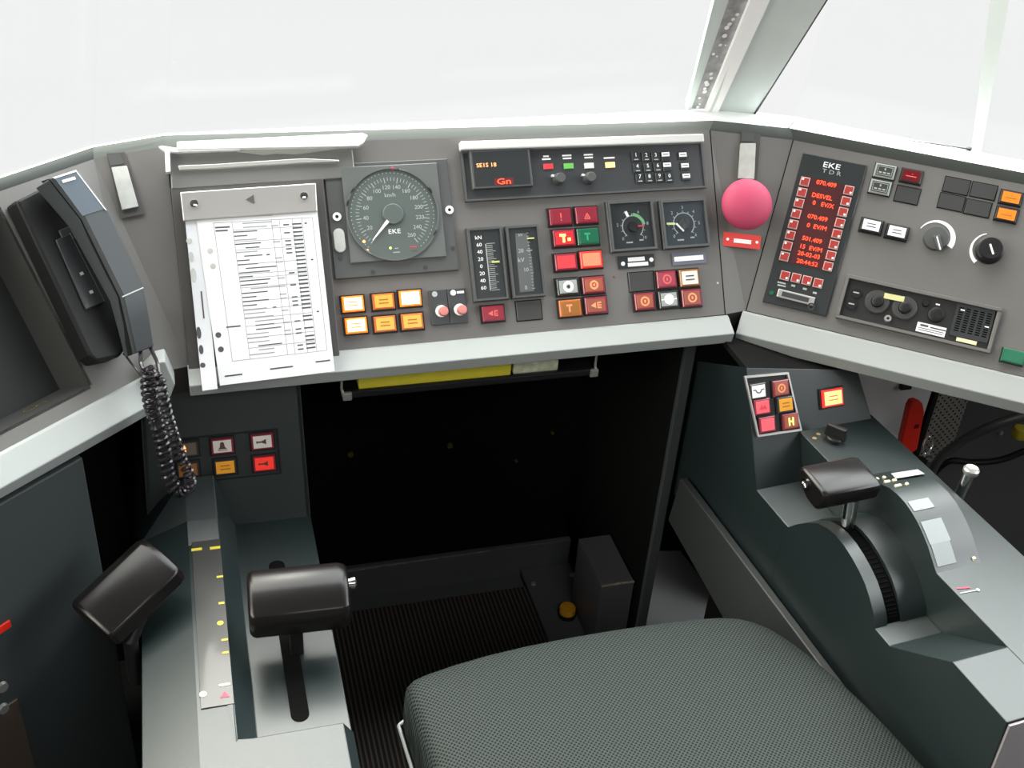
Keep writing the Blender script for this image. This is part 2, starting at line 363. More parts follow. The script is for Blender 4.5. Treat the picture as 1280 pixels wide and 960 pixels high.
def lean(p, k=.50, z=2.3): # raked point towards the driver
    c = Vector((.35, .2, 0)); d = (c - Vector((p.x, p.y, 0))).normalized(); return Vector((p.x, p.y, 0)) + d * (k * (z - zl)) + Vector((0, 0, z))
base = [Vector((-1.3, -1.4, zl)), Vector((-1.02, 1.02, zl)), Vector((-.30, 1.68, zl)), Vector((.93, 1.70, zl)), Vector((1.95, .93, zl)), Vector((2, -1.4, zl))]
pane('window_4', [Vector((-1.3, -.42, ZT)), Vector((-1.3, 1.0, ZT)), Vector((-1.3, 1.0, 2.3)), Vector((-1.3, -.42, 2.3))])
# white window ledge behind the desk
LE = [LP.P(-.62, vTl, -.004), T_l1 + LP.N * -.004, T_cl + CP.N * -.004, T_cr + CP.N * -.004, T_r0 + RP.N * -.004, RP.P(1.05, vT, -.004)]
r0 = [onz(p, zl) for p in ((117, 184), (205, 169.5), (893, 151), (987, 160.5))]
kR = (RP.U * 1); kL = LP.U
R_l0 = r0[0] - kL * .60; R_r1 = r0[3] + kR * 1.0
RIM = [R_l0] + r0 + [R_r1]
RPn = Vector((-RP.U.y, RP.U.x, 0)); LPn = Vector((-LP.U.y, LP.U.x, 0))
out = [RIM[0] + LPn * .005, RIM[1] + Vector((-.003, .005, 0)), RIM[2] + Vector((0, .007, 0)), RIM[3] + Vector((.035, .055, 0)), RIM[4] + Vector((.035, .050, 0)), RIM[5] + RPn * .045]
pane('window_1', [out[2], out[3], lean(out[3]), lean(out[2])])
pane('window_2', [out[4], out[5], lean(out[5]), lean(out[4])])
pane('window_3', [out[0], out[1], lean(out[1]), lean(out[0])])
pane('window_5', [out[1], out[2], lean(out[2]), lean(out[1])])
cowl = [Vector((-1.2, 1.17, .70)), Vector((-.60, 1.81, .70)), Vector((-.42, 1.99, .70)), Vector((1.05, 1.99, .70)), Vector((1.10, 1.95, .70)), Vector((2.02, 1.24, .70))]
mb = MB()
for i in range(5):
    mb.slab([RIM[i], RIM[i + 1], out[i + 1], out[i]], (0, 0, -.02)); mb.slab([out[i], out[i + 1], cowl[i + 1], cowl[i]], (0, 0, -.015))
struct(mb.obj('trim_1', 'ledge'))
# fine dark joint in the ledge and the long dark gasket line at the right
mb = MB(); a, b = onz((985, 160), zl + .001), onz((992, 152), zl + .001); mb.slab([a, a + Vector((.002, 0, 0)), b + Vector((.002, 0, 0)), b], (0, 0, .001))
a, b = onz((1135, 176), zl + .001), onz((1211, 187), zl + .001); d = Vector((0, .0022, 0)); mb.slab([a, b, b + d, a + d * .3], (0, 0, .0015)); mb.cyl(b.x, b.y, zl, zl + .004, .004)
struct(mb.obj('trim_2', 'black'))

# window pillar between windscreen and right side window, leaning back over the desk
def pil(px0, px1, ptop0, ptop1, x_off, th, name, m, z0=None):
    z0 = zl if z0 is None else z0
    B0, B1 = onz(px0, z0), onz(px1, z0)
    yb = (B0.y + B1.y) / 2
    # the pillar lies in a raked plane through its foot
    P = (B0 + B1) / 2; U = (B1 - B0).normalized(); Vv = Vector((-.10, -.46, .88)); N = U.cross(Vv).normalized()
    q = [onplane(p, P, N) for p in (px0, px1, ptop1, ptop0)]
    ext = 2.2
    q[2] = q[1] + (q[2] - q[1]) * ext; q[3] = q[0] + (q[3] - q[0]) * ext
    if N.dot(CAM - P) > 0: N = -N
    off = N * x_off
    q = [v + off for v in q]
    return MB().slab(q, N * th), q
pt = thing('window_pillar', 'pale grey-green window pillar with dark speckled seal between windscreen and side window', 'window pillar', onz((905, 139), zl), None)
for (a, b, c, d, o, th, nm, m) in [((858, 137), (864, 137), (893, 0), (911, 0), 0, .01, 'outer_strip', 'pillar'),
                                    ((860.5, 138), (881, 138), (912, -2), (938, -2), .004, .02, 'rubber_seal', 'seal'),
                                    ((881, 138), (897, 139), (938, -2), (962, -2), -.004, .02, 'white_frame', 'ledge'),
                                    ((885, 138), (888, 138), (945, -2), (950, -2), -.006, .004, 'joint_strip', 'pillar'),
                                    ((895, 138), (943, 142), (958, -2), (1034, -2), 0, .03, 'pillar_cover', 'pillar'),
                                    ((942, 142), (944, 142), (1032.5, -2), (1035, -2), -.002, .004, 'glazing_joint', 'black')]:
    g, q = pil(a, b, c, d, o, th, nm, m); g.obj(nm, m, pt, world=True)
    if nm == 'rubber_seal':
        sp = MB(); e1 = (q[1] - q[0]); e2 = (q[3] - q[0]) / 2.2; N = e1.cross(e2).normalized()
        if N.dot(CAM - q[0]) < 0: N = -N
        for (s_, t_, r_) in [(.55, .02, .003), (.6, .05, .002), (.45, .11, .0025), (.62, .17, .004), (.55, .2, .003), (.6, .24, .004), (.5, .26, .0035), (.7, .3, .003), (.6, .34, .003), (.55, .5, .002), (.3, .52, .0025), (.5, .6, .003), (.8, .6, .0015), (.55, .68, .004), (.5, .75, .004), (.58, .78, .0035), (.68, .82, .003), (.8, .86, .003)]:
            c = q[0] + e1 * s_ + e2 * t_ + N * .0008; R = Matrix.Translation(c) @ N.to_track_quat('Z', 'Y').to_matrix().to_4x4()
            m2 = MB().cyl(0, 0, 0, .0006, r_, n=8); sp.add([R @ v for v in m2.v], m2.f)
        sp.obj('speckles', 'speck', pt, world=True)
# pale post far right of the side window
P0 = onz((1232, 190), zl); post = MB(); 
N = Vector((.6, .8, 0)); q = [onplane(p, P0, N) for p in ((1214, 190), (1226, 190), (1262, -2), (1238, -2))]
q[2] = q[1] + (q[2] - q[1]) * 1.8; q[3] = q[0] + (q[3] - q[0]) * 1.8
o = post.slab(q, N * .02).obj('window_post', mat('post_pale', (.86, .90, .89), .4), world=True, Mx=Matrix.Translation(P0)); tag(o, 'very pale slim post in the bright right-hand side window', 'window post')

# ------------------------------------------------------------------ the driver's desk
desk = thing('driver_desk', 'wraparound grey driver desk with light grey front edge under the windscreen', 'control desk', Vector((.38, 1.5, 0)))
TH = .012
def pslab(nm, quad, N, m='panel', t=TH):
    return MB().slab(quad, -N * t).obj(nm, m, desk, world=True)
pslab('instrument_panel', [A_cl, A_cr, T_cr, T_cl], CP.N)
# right wing
pslab('wing_panel', [A_r0, A_r1, T_r1, T_r0], RP.N)
# wedges (fan pieces)
WR = Pl(A_cr, (A_r0 - A_cr), (T_cr - A_cr)); nW = (A_r0 - A_cr).cross(T_cr - A_cr).normalized()
WRV = ((T_cr + T_r0) / 2 - (A_cr + A_r0) / 2).normalized(); WRU = (T_r0 - T_cr).normalized(); WRU = (WRU - WRV * WRU.dot(WRV)).normalized(); WR = Pl((A_cr + A_r0) / 2, WRU, WRV)
WLV = ((T_cl + T_l1) / 2 - (A_cl + A_l1) / 2).normalized(); WLU = (T_cl - T_l1).normalized(); WLU = (WLU - WLV * WLU.dot(WLV)).normalized(); WL = Pl((A_cl + A_l1) / 2, WLU, WLV)
pslab('corner_panel', [A_cr, A_r0, T_r0, T_cr], WR.N); pslab('corner_panel', [A_l1, A_cl, T_cl, T_l1], WL.N)
# thin seams
for a, b, pl in ((A_cr, T_cr, CP), (A_cl, T_cl, CP), (A_r0, T_r0, RP)):
    mb = MB(); mb.slab([a + pl.N * .0004, a + pl.U * .0014 + pl.N * .0004, b + pl.U * .0014 + pl.N * .0004, b + pl.N * .0004], -pl.N * .003); mb.obj('panel_joint', 'blackmatt', desk, world=True)
# left wing with recessed screen bay
bay = [LP.uv(p) for p in ((-8, 250), (112, 482))]
uR0, vR0 = bay[0]; uR1, vR1 = bay[1]
ubR = (uR0 + uR1) / 2 + .0; 
bay_q = [(-.5, .02 + .012), (uR1, vR1), (uR0, vR0), (-.5, vR0)]
vb = vR1; vt_ = vR0
uE = A_l1 and (A_l1 - LP.O).dot(LP.U)
uTe = (T_l1 - LP.O).dot(LP.U)
mb = MB()
def lpp(u, v, h=0): return LP.P(u, v, h)
mb.slab([lpp(-.62, 0), lpp(uE, 0), lpp(uE, 0) * 1, lpp(uR1, vb), lpp(-.62, vb)][:2] + [lpp(uR1, vb), lpp(-.62, vb)], -LP.N * TH)
mb.slab([lpp(uE, 0), lpp(uTe, vTl), lpp(uR0, vt_), lpp(uR1, vb)], -LP.N * TH)
mb.slab([lpp(-.62, vt_), lpp(uR0, vt_), lpp(uTe, vTl), lpp(-.62, vTl)], -LP.N * TH)
mb.obj('wing_panel', 'panel', desk, world=True)
D = .055
mb = MB(); mb.slab([lpp(uR0, vt_), lpp(uR1, vb), lpp(uR1 - .012, vb + .012, -D), lpp(uR0 - .012, vt_, -D)], LP.U * .004)
mb.slab([lpp(-.62, vb), lpp(uR1, vb), lpp(uR1 - .012, vb + .012, -D), lpp(-.62, vb + .012, -D)], -LP.V * .004)
mb.slab([lpp(-.62, vt_), lpp(uR0, vt_), lpp(uR0 - .012, vt_, -D), lpp(-.62, vt_, -D)], LP.V * .004)
mb.obj('bay_walls', mat('bay_walls', (.035, .036, .035), .7, spec=.2), desk, world=True)
scr = MB().slab([lpp(-.6, vb, -D + .002), lpp(uR1, vb, -D + .002), lpp(uR0, vt_, -D + .002), lpp(-.6, vt_, -D + .002)], -LP.N * .006).obj('display_screen', mat('bay_screen', (.016, .018, .018), .6, spec=.25), Mx=LP.frame(-.2, .1, -D), world=True)
tag(scr, 'dark switched-off display screen recessed in the left desk wing', 'screen')
# olive outlines painting a reflection on the bottom wall of the bay
mb = MB(); Bq = Pl(lpp(0, vb, 0), LP.U, (lpp(0, vb + .012, -D) - lpp(0, vb, 0)))
for (cxp, cyp, wpx, hpx) in [(4, 497, .02, .012), (20, 506, .022, .014), (38, 511, .02, .014), (52, 505, .016, .01)]:
    u, v = Bq.uv((cxp, cyp), .001)
    for k in range(20):
        a0, a1 = 2 * math.pi * k / 20, 2 * math.pi * (k + 1) / 20
        c = [Bq.P(u + wpx / 2 * math.cos(a) * (.9 + .1 * q), v + hpx / 2 * math.sin(a) * (.9 + .1 * q), .001) for a in (a0, a1) for q in (0, 1)]
        mb.slab([c[0], c[1], c[3], c[2]], Bq.N * .0004)
mb.obj('olive_reflection_outlines', 'olive', desk, world=True)

# rounded rim along the top of the desk
def rimpiece(a0, a1, b0, b1, pl):
    mb = MB(); rows = []
    for t, lift in ((0, 0), (.3, .003), (.65, .003), (1, .0005)):
        rows.append([lerp(a0, b0, t) + up * lift, lerp(a1, b1, t) + up * lift])
    for i in range(3): mb.add([rows[i][0], rows[i][1], rows[i + 1][1], rows[i + 1][0]], [(0, 1, 2, 3)])
    a0d, a1d, b0d, b1d = [p - up * .012 for p in (a0, a1, b0, b1)]
    mb.add([a0d, a1d, b1d, b0d], [(3, 2, 1, 0)]); mb.add([b0, b1, b1d, b0d], [(0, 1, 2, 3)]); mb.add([a0, a1, a1d, a0d], [(3, 2, 1, 0)])
    return mb.obj('top_rim', 'rim', desk, world=True, smooth=True)
TT = [T_l0, T_l1, T_cl, T_cr, T_r0, T_r1]
for i in range(5): rimpiece(TT[i], TT[i + 1], RIM[i], RIM[i + 1], CP)

# light grey front edge: profile B and C in each section
def lip(pl, uA0, uA1, Bp, Cp, nm='edge_trim', ends=(1, 1)):
    Fw = Vector((-pl.U.y, pl.U.x, 0))
    PB = pl.O - Fw * .034; PC = pl.O - Fw * .029
    B = onplane(Bp, PB, Fw); C = onplane(Cp, PC, Fw)
    zB, zC = B.z, C.z
    def sec(u, e=0):
        A = pl.P(u, 0, .0015); O_ = pl.P(u, 0)
        q = lambda f, z: Vector((O_.x, O_.y, 0)) + Fw * f + Vector((0, 0, z)) + pl.U * e
        return [A, q(-.006, ZA + .001), q(-.034, zB), q(-.029, zC), q(.03, zC + .004), q(.03, ZA - .02)]
    mb = MB(); mb.loft([sec(uA0), sec(uA1)])
    return mb.obj(nm, 'lip', desk, world=True, bevel=.0015)
uu = lambda pl, p: (p - pl.O).dot(pl.U)
lip(CP, uu(CP, A_cl) - .002, uu(CP, A_cr) + .004, (640, 444), (640, 455.5))
lip(RP, uu(RP, A_r0) - .004, 1.05, (1120, 465.5), (1120, 478.5))
lip(LP, -.62, uu(LP, A_l1), (90, 561), (90, 573))
# connector blocks / undersides of the corner panels
mb = MB(); zz = .80
mb.hull([A_cr - up * .0, A_r0, A_r0 - up * .05 + Vector((0, .03, 0)), A_cr - up * .05 + Vector((0, .03, 0))], [p + Vector((0, .03, -.0)) for p in (A_cr, A_r0, A_r0 - up * .05, A_cr - up * .05)]); mb.obj('corner_skirt', 'panel_dk', desk, world=True)
mb = MB(); mb.hull([A_l1, A_cl, A_cl - up * .06 + Vector((0, .03, 0)), A_l1 - up * .06 + Vector((0, .03, 0))], [p + Vector((0, .03, 0)) for p in (A_l1, A_cl, A_cl - up * .06, A_l1 - up * .06)]); mb.obj('corner_skirt', 'panel_dk', desk, world=True)
# the end block of the left edge trim (light hexagonal cap)
cbp = [(193, 455), (206, 452), (219, 481), (213, 497), (194, 500), (178, 470)]
yb = A_l1.y - .02; q = [ony(p, yb) for p in cbp]; MB().slab(q, (0, .035, 0)).obj('trim_end_cap', 'lip', desk, world=True, bevel=.002)
# ------------------------------------------------------------------ kneehole structure
xk = .748; ZF = .04
kb = thing('kneehole_box', 'black lining of the foot well under the desk with one grey right edge', 'foot well lining', Vector((.36, 1.7, 0)))
MB().box(-.15, xk, 1.83, 1.85, 0, .78).obj('back_board', 'blackmatt', kb, world=True)
MB().box(xk, xk + .017, 1.424, 1.85, 0, .83).obj('side_board', 'blackmatt', kb, world=True)
MB().box(xk - .001, xk + .018, 1.412, 1.423, 0, .80).obj('edge_strip', 'cab', kb, world=True, bevel=.002, label='grey front edge strip')
MB().box(-.60, -.17, 1.66, 1.67, 0, .90).obj('back_board', 'blackmatt', kb, world=True)  # black board added so the gap beside the left cabinet stays dark
MB().box(-.17, -.15, 1.45, 1.85, 0, .90).obj('side_board', 'blackmatt', kb, world=True)
MB().box(-.15, xk, 1.5, 1.83, .90, .912).obj('top_board', 'blackmatt', kb, world=True)
for p in ((438, 567), (562, 556), (690, 540), (645, 575)):
    q = ony(p, 1.829); c = MB(); R = Matrix.Translation(q) @ Matrix.Rotation(math.pi / 2, 4, 'X')
    m2 = MB().cyl(0, 0, 0, .006, .006 if p[0] < 600 else .003, n=12); c.add([R @ v for v in m2.v], m2.f); c.obj('bolt', 'olive', kb, world=True)
# foot rest
fy = onz((580, 726), ZF).y
fr_ = thing('foot_rest', 'dark footrest step with worn upper edge and ribbed mat in front of it', 'footrest', Vector((.4, fy, 0)))
z1 = ony((545, 697), fy).z
MB().box(-.1, .71, fy, fy + .012, 0, z1).obj('step_board', 'kneebd', fr_, world=True, bevel=.002)
MB().box(-.1, .71, fy + .012, 1.828, 0, z1 - .001).obj('step_top', 'blackmatt', fr_, world=True)
a = ony((425, 715), fy - .001); b = ony((612, 688), fy - .001)
mb = MB()
pts = [lerp(a, b, i / 24) for i in range(25)]
for i in range(24):
    t = .0012 + .0016 * random.random(); mb.slab([pts[i], pts[i + 1], pts[i + 1] - up * t, pts[i] - up * t], (0, -.0005, 0))
mb.obj('worn_edge', 'wear', fr_, world=True)
MB().box(-.1, .60, .90, fy, 0, ZF - .004).obj('base_plate', 'kneebd', fr_, world=True)
m0 = onz((545, 750), ZF)
MB().box(0, .44, 0, m0.y - .92, 0, .006).obj('ribbed_mat', 'ribmat', fr_, Mx=None).location = (0, 0, 0)
mt = bpy.data.objects['ribbed_mat']; mt.location = Vector((onz((660, 740), ZF).x - .44 + .02, .92, ZF - .004)) - Vector((.4, fy, 0))
# pedal plate
pq = [onz(p, ZF + .012) for p in ((657, 727), (719, 709), (755, 806), (693, 818))]
pz = ZF + .012
x0, x1 = (pq[0].x + pq[3].x) / 2, (pq[1].x + pq[2].x) / 2; y0, y1 = pq[0].y, (pq[2].y + pq[3].y) / 2
pp = thing('pedal_plate', 'dark steel foot switch plate with screws and a round amber yellow button', 'foot switch', Vector((x0, y1, pz)))
MB().box(0, x1 - x0, -.10, fy - .003 - y1, -.008, 0).obj('plate', mat('pedal_steel', (.12, .12, .13), .4, bump=.1), pp, bevel=.0015)
for p in ((667, 730), (715, 719), (703, 806), (737, 800)):
    q = onz(p, pz) - Vector((x0, y1, pz)); MB().lathe([(.006, 0), (.006, .0015), (.004, .003)], q.x, q.y, 14).obj('screw', 'steel', pp)
q = onz((709, 765), pz + .008) - Vector((x0, y1, pz))
MB().lathe([(.0195, 0), (.0195, .008)], q.x, q.y, 28).obj('button_collar', 'black', pp)
MB().lathe([(.0165, .006), (.0165, .020), (.015, .0225), (.007, .0235), (.0065, .0225), (.003, .023)], q.x, q.y, 32).obj('foot_button', 'yellowb', pp, smooth=True)
# rod and box right of the pedal plate
a, b = onz((744, 750), .075), onz((757, 797), .075)
o = MB().tube([a, lerp(a, b, .5), b], .0028).obj('steel_rod', 'chrome', world=True, Mx=Matrix.Translation(b)); tag(o, 'thin bright steel rod lying between pedal plate and black box', 'rod')
a, b = ony((752, 733), 1.45), ony((802, 722), 1.45); hb_ = a.z
bx = thing('junction_box', 'small dark box with worn top edge in the right corner of the foot well', 'box', Vector((a.x, a.y, 0)))
MB().box(0, xk - .004 - a.x, 0, .14, 0, hb_).obj('box_body', mat('box_grey', (.09, .09, .10), .45), bx, bevel=.001)
mb = MB()
for i in range(8): t = .001 + .001 * random.random(); mb.box(i * (xk - .004 - a.x) / 8, (i + 1) * (xk - .004 - a.x) / 8, -.001, .003, hb_ - t, hb_ + .0005)
mb.obj('worn_edge', 'wear', bx)
# light floor plate and kick board next to the right console
o = MB().slab([onz(p, .002) for p in ((812, 690), (850, 690), (935, 800), (790, 800))], (0, 0, .004)).obj('floor_plate', 'floorlt', world=True, Mx=Matrix.Translation(onz((850, 760), .002))); tag(o, 'light grey floor plate showing between foot well and right console', 'floor plate')

# ------------------------------------------------------------------ left brake console
LC = thing('brake_console', 'dark teal grey floor console on the left with slot, marked scale strip and lever gate', 'console', Vector((.03, 1.1, 0)))
zc, zd = .60, .565
mb = MB()
ZSL = .584; xl, xt, xr0, xr1, xe = onz((177, 800), ZSL).x, -.055, -.012, .012, .1265
yb = .60; y_end = onz((300, 925), zc).y; yf = onz((345, 650), zd).y
fas_top = Vector((0, yf + .08, .78))
# body sections along y (left slope, top, inner slope, deck, outer side)
def sec(y, hi=0, pocket=True):
    zz = zc + hi
    d = zd if pocket else zz
    xi = xr1 if pocket else xr0 + .02
    return [Vector(p) for p in ((xl, y, 0), (xl, y, ZSL), (xt, y, zz), (xr0, y, zz), (xi, y, d), (xe - (0 if pocket else .012), y, d), (xe, y, d - (.0 if pocket else .02)), (xe, y, 0))]
mb.loft([sec(yb, 0, False), sec(y_end, 0, False)]); mb.loft([sec(y_end, 0, True), sec(yf - .075, 0, True), sec(yf - .035, .012, True), sec(yf + .02, .05, True)])
mb.obj('console_body', 'teal', LC, world=True, bevel=.0012)
FL = Pl(Vector((.0, yf, zd)), (1, 0, 0), Vector((0, .40, .92)))
f = [FL.at(p) for p in ((178, 512), (373, 495), (395, 650), (182, 668))]
f[0] = FL.P(FL.uv((178, 512))[0], .26); f[1] = FL.P(xe, .26); f[2] = FL.P(xe, -.02); f[3] = FL.P(FL.uv((182, 668))[0], -.09)
MB().slab(f, -FL.N * .02).obj('fascia', 'teal', LC, world=True, bevel=.001)
MB().slab([f[1], f[2], f[2] + Vector((0, .25, 0)), f[1] + Vector((0, .15, 0))], (-.006, 0, 0)).obj('side_cheek', 'teal', LC, world=True)
MB().slab([f[0], f[3], f[3] + Vector((0, .25, 0)), f[0] + Vector((0, .15, 0))], (.006, 0, 0)).obj('side_cheek', 'teal', LC, world=True)
# recess frame round the six buttons
q0, q1 = FL.uv((203, 547)), FL.uv((352, 592)); qt = FL.uv((346, 535))
mb = MB(); R = FL.frame(0, 0, 0)
mb.ring(q0[0] + .02, q1[0], q1[1], qt[1], .003, -.001, .0012); mb.add([], [])
o = MB(); o.add([R @ v for v in mb.v], mb.f); o.obj('button_recess', 'black', LC, world=True)
# scale strip
s0, s1 = onz((239, 676), zc), onz((292, 886), zc)
sx0, sx1, sy0, sy1 = onz((239, 678), zc).x + .0005, onz((275, 675), zc).x, onz((245, 888), zc).y, onz((276, 674), zc).y
sc = thing('scale_strip', 'long dark metal scale strip with small yellow marks beside the lever slot', 'scale strip', Vector((sx0, sy0, zc)))
MB().box(0, sx1 - sx0, 0, sy1 - sy0, 0, .0015).obj('strip', 'scale', sc, bevel=.0004)
mb = MB(); mc = MB(); mr_ = MB()
def mk(b_, p, wpx, hpx):
    q = onz(p, zc) - Vector((sx0, sy0, zc)); k = (onz((p[0] + 1, p[1]), zc) - onz(p, zc)).length; b_.cbox(q.x, q.y, wpx * k, hpx * k * 1.15, .0016, .0021)
mk(mb, (246, 688), 13, 4.2); mk(mb, (269, 686), 13, 4.2)
for p, w_ in (((275, 722), 8), ((277, 755), 7), ((281, 801), 8), ((282, 817), 8)): mk(mb, p, w_, 3)
q = onz((275.5, 780), zc) - Vector((sx0, sy0, zc)); mb.cyl(q.x, q.y, .0016, .0021, .0042, n=14)
mk(mc, (281, 857), 14, 3.2); q = onz((254, 869), zc) - Vector((sx0, sy0, zc)); mc.cyl(q.x, q.y, .0016, .0021, .0046, n=14)
q = onz((281, 869), zc) - Vector((sx0, sy0, zc)); mr_.prism([(q.x - .006, q.y - .005), (q.x + .006, q.y - .005), (q.x, q.y + .005)], .0016, .0021)
mb.obj('yellow_marks', 'yellowmk', sc); mc.obj('cream_marks', 'creammk', sc); mr_.obj('red_triangle', 'redmk', sc)
# lever slot
a, b = onz((346, 708), zd), onz((375, 893), zd); ww = .0115
mb = MB(); n_ = 12
poly = [(a.x + ww * math.cos(math.pi * i / n_), a.y + ww * math.sin(math.pi * i / n_)) for i in range(n_ + 1)] + [(b.x - ww * math.cos(math.pi * i / n_), b.y - ww * math.sin(math.pi * i / n_)) for i in range(n_ + 1)]
mb.prism(poly, zd - .001, zd + .0012); mb.obj('lever_slot', 'slot', LC, world=True)
# grips -------------------------------------------------------------
def grip_lever(nm, label, Mx, L, prof, bev, stem, button=None, cutend=True):
    t = thing(nm, label, 'lever', Mx)
    a = [Vector((0, y, z)) for y, z in prof]; b = [Vector((L, y, z)) for y, z in prof]
    cy_ = sum(p[0] for p in prof) / len(prof); czp = sum(p[1] for p in prof) / len(prof)
    def shr(k, x): return [Vector((x, cy_ + (y - cy_) * k, czp + (z - czp) * k)) for y, z in prof]
    rings = [shr(.82, 0), shr(.95, .003), shr(1, .008), shr(1, L - .012), shr(.93, L - .004), shr(.80, L)]
    MB().loft(rings).obj('grip', 'grip', t, smooth=True, bevel=bev)
    stem(t)
    return t
# horizontal lever (T grip)
G0 = ony((309, 748), 1.10)
zg = .655
g0, g1 = onz((309, 740), zg), onz((434, 727), zg)
gt, gb = onz((360, 718), zg).y, onz((360, 792), zg).y
d = (g1 - g0); ang = math.atan2(d.y, d.x); L = d.length
Hh = .036
prof = [(-.048, -.030), (-.052, -.010), (-.046, .006), (-.020, .022), (.004, .028), (.022, .024), (.031, .010), (.030, -.008), (.018, -.026), (-.014, -.036)]
def stem1(t):
    inv = MW[t.name].inverted(); s0 = inv @ Vector((onz((358, 790), zd).x, g0.y - .02, zd - .01)); s1_ = Vector((L * .45, -.012, -.02))
    s0 = Vector((L * .45, -.02, zd - zg - .005))
    MB().box(L * .45 - .009, L * .45 + .009, -.028, .004, zd - zg, -.02).obj('stem', 'black', t, bevel=.002)
    MB().lathe([(.0075, 0), (.0075, .005), (.009, .005), (.009, .010), (.007, .012)], 0, 0, 20).obj('end_button', 'chrome', t, smooth=True).matrix_local = Matrix.Translation((L - .001, .0, .004)) @ Matrix.Rotation(math.pi / 2, 4, 'Y')
gm = Matrix.Translation(g0 + Vector((0, -.008, 0))) @ Matrix.Rotation(ang, 4, 'Z')
grip_lever('driving_lever', 'black satin T-shaped lever grip standing across the slot of the left console', gm, L, prof, .004, stem1)
# tilted handle at the left of the console
A0, A1 = onz((108, 776), .62), onz((198, 690), .66)
d = A1 - A0; Lh = d.length
q_ = d.to_track_quat('X', 'Z').to_matrix().to_4x4()
prof2 = [(-.056, -.016), (-.050, .004), (-.018, .020), (.010, .026), (.024, .020), (.028, .004), (.020, -.014), (-.010, -.026), (-.040, -.026)]
def stem2(t):
    inv = MW[t.name].inverted(); a = inv @ onz((163, 800), .60); b = inv @ onz((170, 850), .50); c = Vector((Lh * .62, -.03, -.012))
    MB().tube([c, a, b], .010, 10).obj('stem', 'black', t, smooth=True)
grip_lever('parking_brake_handle', 'black tilted handle reaching over the left slope of the left console', Matrix.Translation(A0) @ q_, Lh, prof2, .004, stem2)

# ------------------------------------------------------------------ right throttle console
th5 = math.radians(5); rb = Vector((math.cos(th5), math.sin(th5), 0)); rf = Vector((-math.sin(th5), math.cos(th5), 0)); RO = Vector((.796, 1.197, 0))
RM = Matrix(((rb.x, rf.x, 0, RO.x), (rb.y, rf.y, 0, RO.y), (0, 0, 1, 0), (0, 0, 0, 1)))
RCn = thing('throttle_console', 'dark teal grey floor console on the right with stepped top and arched lever housing', 'console', RM)
zL, zP, B1, BW = .64, .71, .085, .228
def R3(l): return [Vector(p) for p in l]
# main lower body: b 0..B1
mb = MB()
prof = [(.16, .46), (.16, zL), (0, zL), (-.308, zL), (-.340, zL), (-.437, zP), (-.533, zP), (-.545, .46)]
mb.loft([R3([(0, f_, z) for f_, z in prof]), R3([(B1, f_, z) for f_, z in prof])]); mb.obj('console_body', 'teal', RCn, bevel=.0012)
# raised part b B1..BW
prof = [(.16, .20), (.16, zP), (-.533, zP), (-.560, .20)]
MB().loft([R3([(B1, f_, z) for f_, z in prof]), R3([(BW, f_, z) for f_, z in prof])]).obj('raised_deck', 'teal', RCn, bevel=.0012)
prof = [(.10, 0), (.10, .46), (-.545, .46), (-.56, 0)]
MB().loft([R3([(.03, f_, z) for f_, z in prof]), R3([(BW - .01, f_, z) for f_, z in prof])]).obj('plinth', 'blackmatt', RCn)
# grey front face panel
MB().slab(R3([(.002, -.534, zP - .003), (BW, -.534, zP - .003), (BW, -.552, .3), (.002, -.549, .3)]), (0, -.003, 0)).obj('end_panel', mat('console_end', (.30, .28, .29), .5), RCn, label='mauve grey end panel')
# lever hump
def arcprof(s): return s
hp = [(-.090, zL - .002), (-.108, .659), (-.130, .680), (-.150, .695), (-.171, .703), (-.190, .7055), (-.210, .7045), (-.230, .700), (-.250, .693), (-.268, .684), (-.283, .672), (-.295, .660), (-.303, .650), (-.308, zL - .002)]
def hump(b0, b1, nm, m='teal', dz=0):
    MB().loft([R3([(b0, f_, z + dz) for f_, z in hp]), R3([(b1, f_, z + dz) for f_, z in hp])]).obj(nm, m, RCn, smooth=True)
hump(0, .020, 'lever_housing_rim'); hump(.043, B1, 'lever_housing_rim'); hump(.020, .043, 'lever_slot', 'slot', -.006)
mb = MB()
for i in range(26):
    k = i / 26 * (len(hp) - 5) + 3; j = int(k); fr = k - j; f_ = lerp(hp[j][0], hp[j + 1][0], fr); z = lerp(hp[j][1], hp[j + 1][1], fr)
    mb.box(.024, .039, f_ - .0015, f_ + .0015, z - .012, z - .0055)
mb.obj('slot_brush', 'slot', RCn)
# arched scale on the raised deck
ap = [(-.088, zP - .001), (-.110, .724), (-.135, .742), (-.156, .753), (-.175, .760), (-.192, .762), (-.210, .761), (-.226, .757), (-.242, .751), (-.256, .743), (-.270, .734), (-.284, .722), (-.293, .714), (-.300, zP - .001)]
MB().loft([R3([(B1, f_, z) for f_, z in ap]), R3([(.160, f_, z) for f_, z in ap])]).obj('scale_arch', 'teal', RCn, smooth=True)
def archstrip(i0, i1, b0, b1, nm, m, h=.0012):
    pr = ap[i0:i1 + 1]; top = [(f_, z + h) for f_, z in pr]; poly = pr + top[::-1]
    MB().loft([R3([(b0, f_, z) for f_, z in poly]), R3([(b1, f_, z) for f_, z in poly])]).obj(nm, m, RCn, smooth=True)
M['shiny'] = mat('shiny_scale_label', (.26, .29, .30), .45)
archstrip(6, 7, B1 + .004, B1 + .038, 'scale_label', 'shiny'); archstrip(8, 10, B1 + .004, B1 + .038, 'scale_label', 'shiny'); archstrip(10, 12, B1 + .005, B1 + .036, 'scale_label', 'shiny')
mb = MB()
